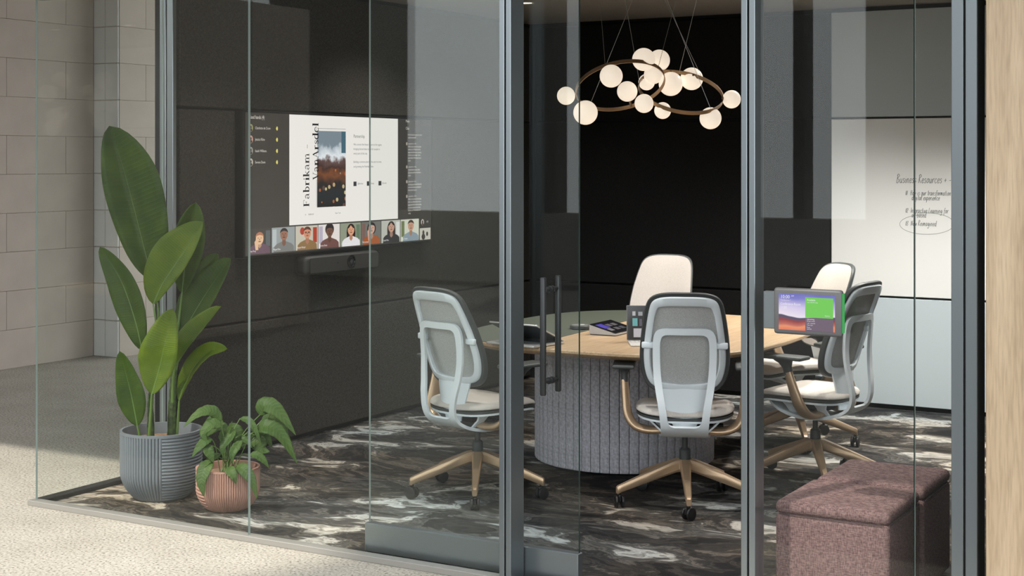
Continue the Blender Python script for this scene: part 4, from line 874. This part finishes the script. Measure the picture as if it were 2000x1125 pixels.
def leaf(parent, P, wl_, wr_, fold=.25, mm=None, n_=18, wave=0, face=Vector((0, -1, 0)), rib=.0022, peak=.45, name='leaf', tipp=.75):
    Q = catmull(P, n_); m = MB(); rows = []; nvs = []
    for i, p in enumerate(Q):
        t_ = (Q[min(i+1, n_-1)]-Q[max(i-1, 0)]).normalized(); nv = face-t_*face.dot(t_)
        nv = nv.normalized() if nv.length > 1e-3 else Vector((0, 0, 1)); sd = nv.cross(t_); f = i/(n_-1)
        pr = (math.sin(math.pi/2*f/peak)**.8 if f < peak else math.cos(math.pi/2*(f-peak)/(1-peak))**tipp) if 0 < f < 1 else 0.0
        row = []
        for j in range(-4, 5):
            w_ = (wl_ if j < 0 else wr_)*pr; s_ = j/4
            wv = wave*math.sin(f*40-abs(j)*.9)*min(1, abs(s_)*1.5)*pr
            row.append(p - sd*s_*w_ + nv*(fold*abs(s_)*w_ - .10*s_*s_*w_ + wv))
        rows.append(row); nvs.append(nv)
    m.loft(rows, False, False); o = part(name, m, mm, parent, angle=80)
    uv = o.data.uv_layers.new(name='UVMap')
    for lp_ in o.data.loops: k_ = lp_.vertex_index; uv.data[lp_.index].uv = (k_//9/(n_-1), (k_ % 9-4)/4)
    so = o.modifiers.new('thickness', 'SOLIDIFY'); so.thickness = .0012; so.offset = 0
    r = MB(); r.tube([q_-nv*.0004 for q_, nv in zip(Q, nvs)], [rib*(1-.8*i/(n_-1)) for i in range(n_)], 6); part('midrib', r, RIB, o)
    return o
bp = thing('potted_banana_plant', 'tall broad-leaved plant in a slate grey ribbed pot by the left glass corner', 'plant', (-5.165, 5.475, .004), R(30))
ribbed_pot('pot', bp, (.335, lambda f: .2*min(1, (.62+.38*math.sin(min(1, f/.42)*math.pi/2)**.75))), POTG, ((160, 284),), 76, .0158)
mb = MB(); mb.lathe([(.001, .288), (.08, .292), (.15, .286), (.178, .28)], 40); part('soil', mb, SOIL, bp)
K = .002526
def pp(px, py, f=0): return ((px-311)*K, f, 1.677-(py-309.5)*K-.004)
def stem(parent, pts, r0, r1, mm, seg=10, n_=16):
    Q = catmull(pts, n_); m = MB(); m.tube(Q, [(r0+(r1-r0)*i/(n_-1))*(1+.06*math.sin(i*2.1)) for i in range(n_)], seg); return part('stem', m, mm, parent)
stem(bp, [pp(290, 860), pp(290, 825), pp(289, 790), pp(291, 765)], .020, .012, TRUNK)
stem(bp, [pp(329, 858, .03), pp(329, 810, .03), pp(331, 765, .03), pp(333, 725, .03)], .024, .015, TRUNK)
LV = [([(294, 548, .0), (280, 500, .01), (258, 410, .0), (236, 320, -.02), (214, 246, -.05)], .115, .165, .30, LEAF1, [(291, 790, 0), (300, 690, 0), (305, 610, 0), (294, 548, 0)], .60),
      ([(300, 594, -.05), (318, 555, -.06), (348, 510, -.07), (375, 470, -.08), (399, 432, -.08)], .130, .062, .22, LEAF2, [(292, 800, -.01), (300, 690, -.03), (306, 640, -.05), (300, 594, -.05)], .5),
      ([(346, 575, .06), (352, 520, .06), (362, 460, .05), (376, 396, .03)], .085, .075, .4, LEAF1, [(332, 760, .03), (338, 660, .05), (346, 575, .06)], .6),
      ([(345, 662, .05), (366, 622, .06), (398, 570, .06), (443, 506, .05)], .110, .070, .18, LEAF1, [(331, 770, .03), (336, 710, .04), (345, 662, .05)], .55),
      ([(352, 600, .12), (374, 560, .13), (392, 528, .13), (412, 500, .13)], .06, .06, .3, LEAF1, [(333, 740, .04), (344, 660, .08), (352, 600, .12)], .5),
      ([(340, 716, -.02), (362, 682, -.02), (394, 642, -.02), (430, 598, -.03)], .060, .045, .55, LEAF2, [(331, 790, .02), (334, 745, 0), (340, 716, -.02)], .5),
      ([(276, 684, -.03), (262, 620, -.04), (236, 545, -.05), (198, 481, -.07)], .074, .068, .2, LEAF1, [(290, 770, 0), (287, 720, -.02), (276, 684, -.03)], .5),
      ([(304, 764, -.12), (318, 715, -.12), (330, 665, -.13), (346, 598, -.14)], .110, .082, .18, LEAF2, [(293, 850, -.06), (299, 800, -.09), (304, 764, -.12)], .5),
      ([(272, 828, -.08), (266, 790, -.09), (257, 745, -.10), (242, 681, -.12)], .068, .070, .15, LEAF1, [(277, 858, -.06), (272, 828, -.08)], .5),
      ([(344, 786, .02), (356, 752, .02), (380, 712, .0), (412, 684, -.03), (444, 680, -.05)], .050, .055, .35, LEAF2, [(338, 856, .03), (341, 820, .03), (344, 786, .02)], .5)]
for i, (P, a, b, fo, mm, st, pk_) in enumerate(LV):
    fc = [Vector((.15, -1, .1)), Vector((-.2, -1, .2)), Vector((.3, -1, 0)), Vector((-.35, -1, .2)), Vector((-.3, -1, .2)), Vector((-.6, -.8, .3)), Vector((.1, -1, .15)), Vector((-.1, -1, .1)), Vector((0, -1, .1)), Vector((-.5, -.8, .4))][i].normalized()
    lf = leaf(bp, [pp(*p) for p in P], a, b, fo*1.9, mm, 22, .0015, fc, .0038, pk_)
    stem(bp, [pp(*p) for p in st] if len(st) > 2 else [pp(*st[0]), pp((st[0][0]+st[1][0])/2, (st[0][1]+st[1][1])/2, (st[0][2]+st[1][2])/2), pp(*st[1])], .009, .0042, RIB, 8)
sp_ = thing('potted_peace_lily', 'small leafy plant drooping over a pink terracotta ribbed pot', 'plant', (-4.72, 5.455, .004), R(30))
ribbed_pot('pot', sp_, (.2, lambda f: .152*min(1, (.62+.38*math.sin(min(1, f/.5)*math.pi/2)**.75))), POTP, ((232, 360), (0, 20)), 84, .0165)
mb = MB(); mb.lathe([(.001, .172), (.06, .176), (.11, .17), (.134, .166)], 36); part('soil', mb, SOIL, sp_)
K2 = .002455
def p2(px, py, f=0): return ((px-440)*K2, f, 1.677-(py-309.5)*K2-.004)
SL = [([(430, 820, -.02), (410, 800, -.03), (385, 805, -.05), (359, 829, -.07)], .040, .036), ([(432, 828, -.06), (415, 822, -.07), (400, 838, -.09), (408, 856, -.10)], .040, .034), ([(455, 835, -.02), (446, 850, -.05), (436, 866, -.07), (436, 884, -.08)], .034, .032),
      ([(415, 850, -.08), (405, 853, -.10), (392, 866, -.12), (381, 882, -.13)], .030, .030), ([(412, 860, -.1), (412, 868, -.12), (418, 880, -.13), (423, 892, -.13)], .030, .030), ([(418, 890, -.10), (408, 900, -.13), (402, 925, -.16), (408, 954, -.17)], .045, .040),
      ([(448, 902, -.12), (455, 905, -.15), (464, 915, -.17), (469, 930, -.17)], .032, .028), ([(465, 900, -.10), (480, 905, -.13), (498, 925, -.15), (507, 960, -.15)], .036, .034), ([(462, 818, .02), (480, 820, .0), (496, 838, -.02), (507, 868, -.03)], .020, .022),
      ([(500, 812, .03), (512, 792, .02), (540, 805, .0), (574, 848, -.02)], .052, .058), ([(498, 838, .0), (518, 830, -.02), (548, 848, -.03), (578, 902, -.04)], .050, .056), ([(478, 868, .04), (495, 866, .04), (505, 880, .03), (520, 884, .03)], .045, .045), ([(468, 852, .06), (486, 868, .07), (494, 880, .07), (496, 898, .06)], .04, .04), ([(440, 830, .05), (452, 845, .04), (462, 862, .04), (470, 880, .04)], .04, .035), ([(425, 862, .0), (432, 850, -.02), (440, 846, -.03), (452, 818, -.04)], .034, .030)]
SL += [([(440, 848, .02), (425, 835, .03), (405, 845, .04), (392, 858, .05)], .030, .028), ([(470, 856, -.05), (462, 866, -.08), (456, 880, -.10), (458, 896, -.11)], .026, .024), ([(430, 880, -.06), (420, 884, -.09), (406, 896, -.12), (396, 908, -.13)], .026, .024), ([(480, 842, .05), (498, 846, .06), (512, 862, .07), (522, 880, .07)], .034, .032),
       ([(450, 872, .0), (462, 858, -.01), (476, 858, -.02), (490, 872, -.03)], .026, .026), ([(425, 838, .06), (410, 822, .08), (398, 824, .09), (384, 836, .10)], .028, .028), ([(486, 884, -.04), (500, 884, -.05), (514, 894, -.06), (524, 908, -.06)], .026, .024), ([(500, 826, .08), (520, 822, .09), (540, 838, .10), (552, 862, .10)], .036, .036)]
for i, (P, a, b) in enumerate(SL):
    a *= .86; b *= .86
    mid = p2(*P[1]); fc = Vector((random.uniform(-.25, .25), -.75, .75)).normalized()
    leaf(sp_, [p2(*p) for p in P], a, b, .3, LEAF3, 20, .0035, fc, .0014, .34, tipp=1.15)
    s0 = (random.uniform(-.035, .035), random.uniform(-.035, .03), .172); e_ = Vector(p2(*P[0])); md = Vector(s0).lerp(e_, .55)+Vector((0, 0, .035))
    stem(sp_, [s0, tuple(md), tuple(e_)], .0026, .0018, RIB, 6, 10)
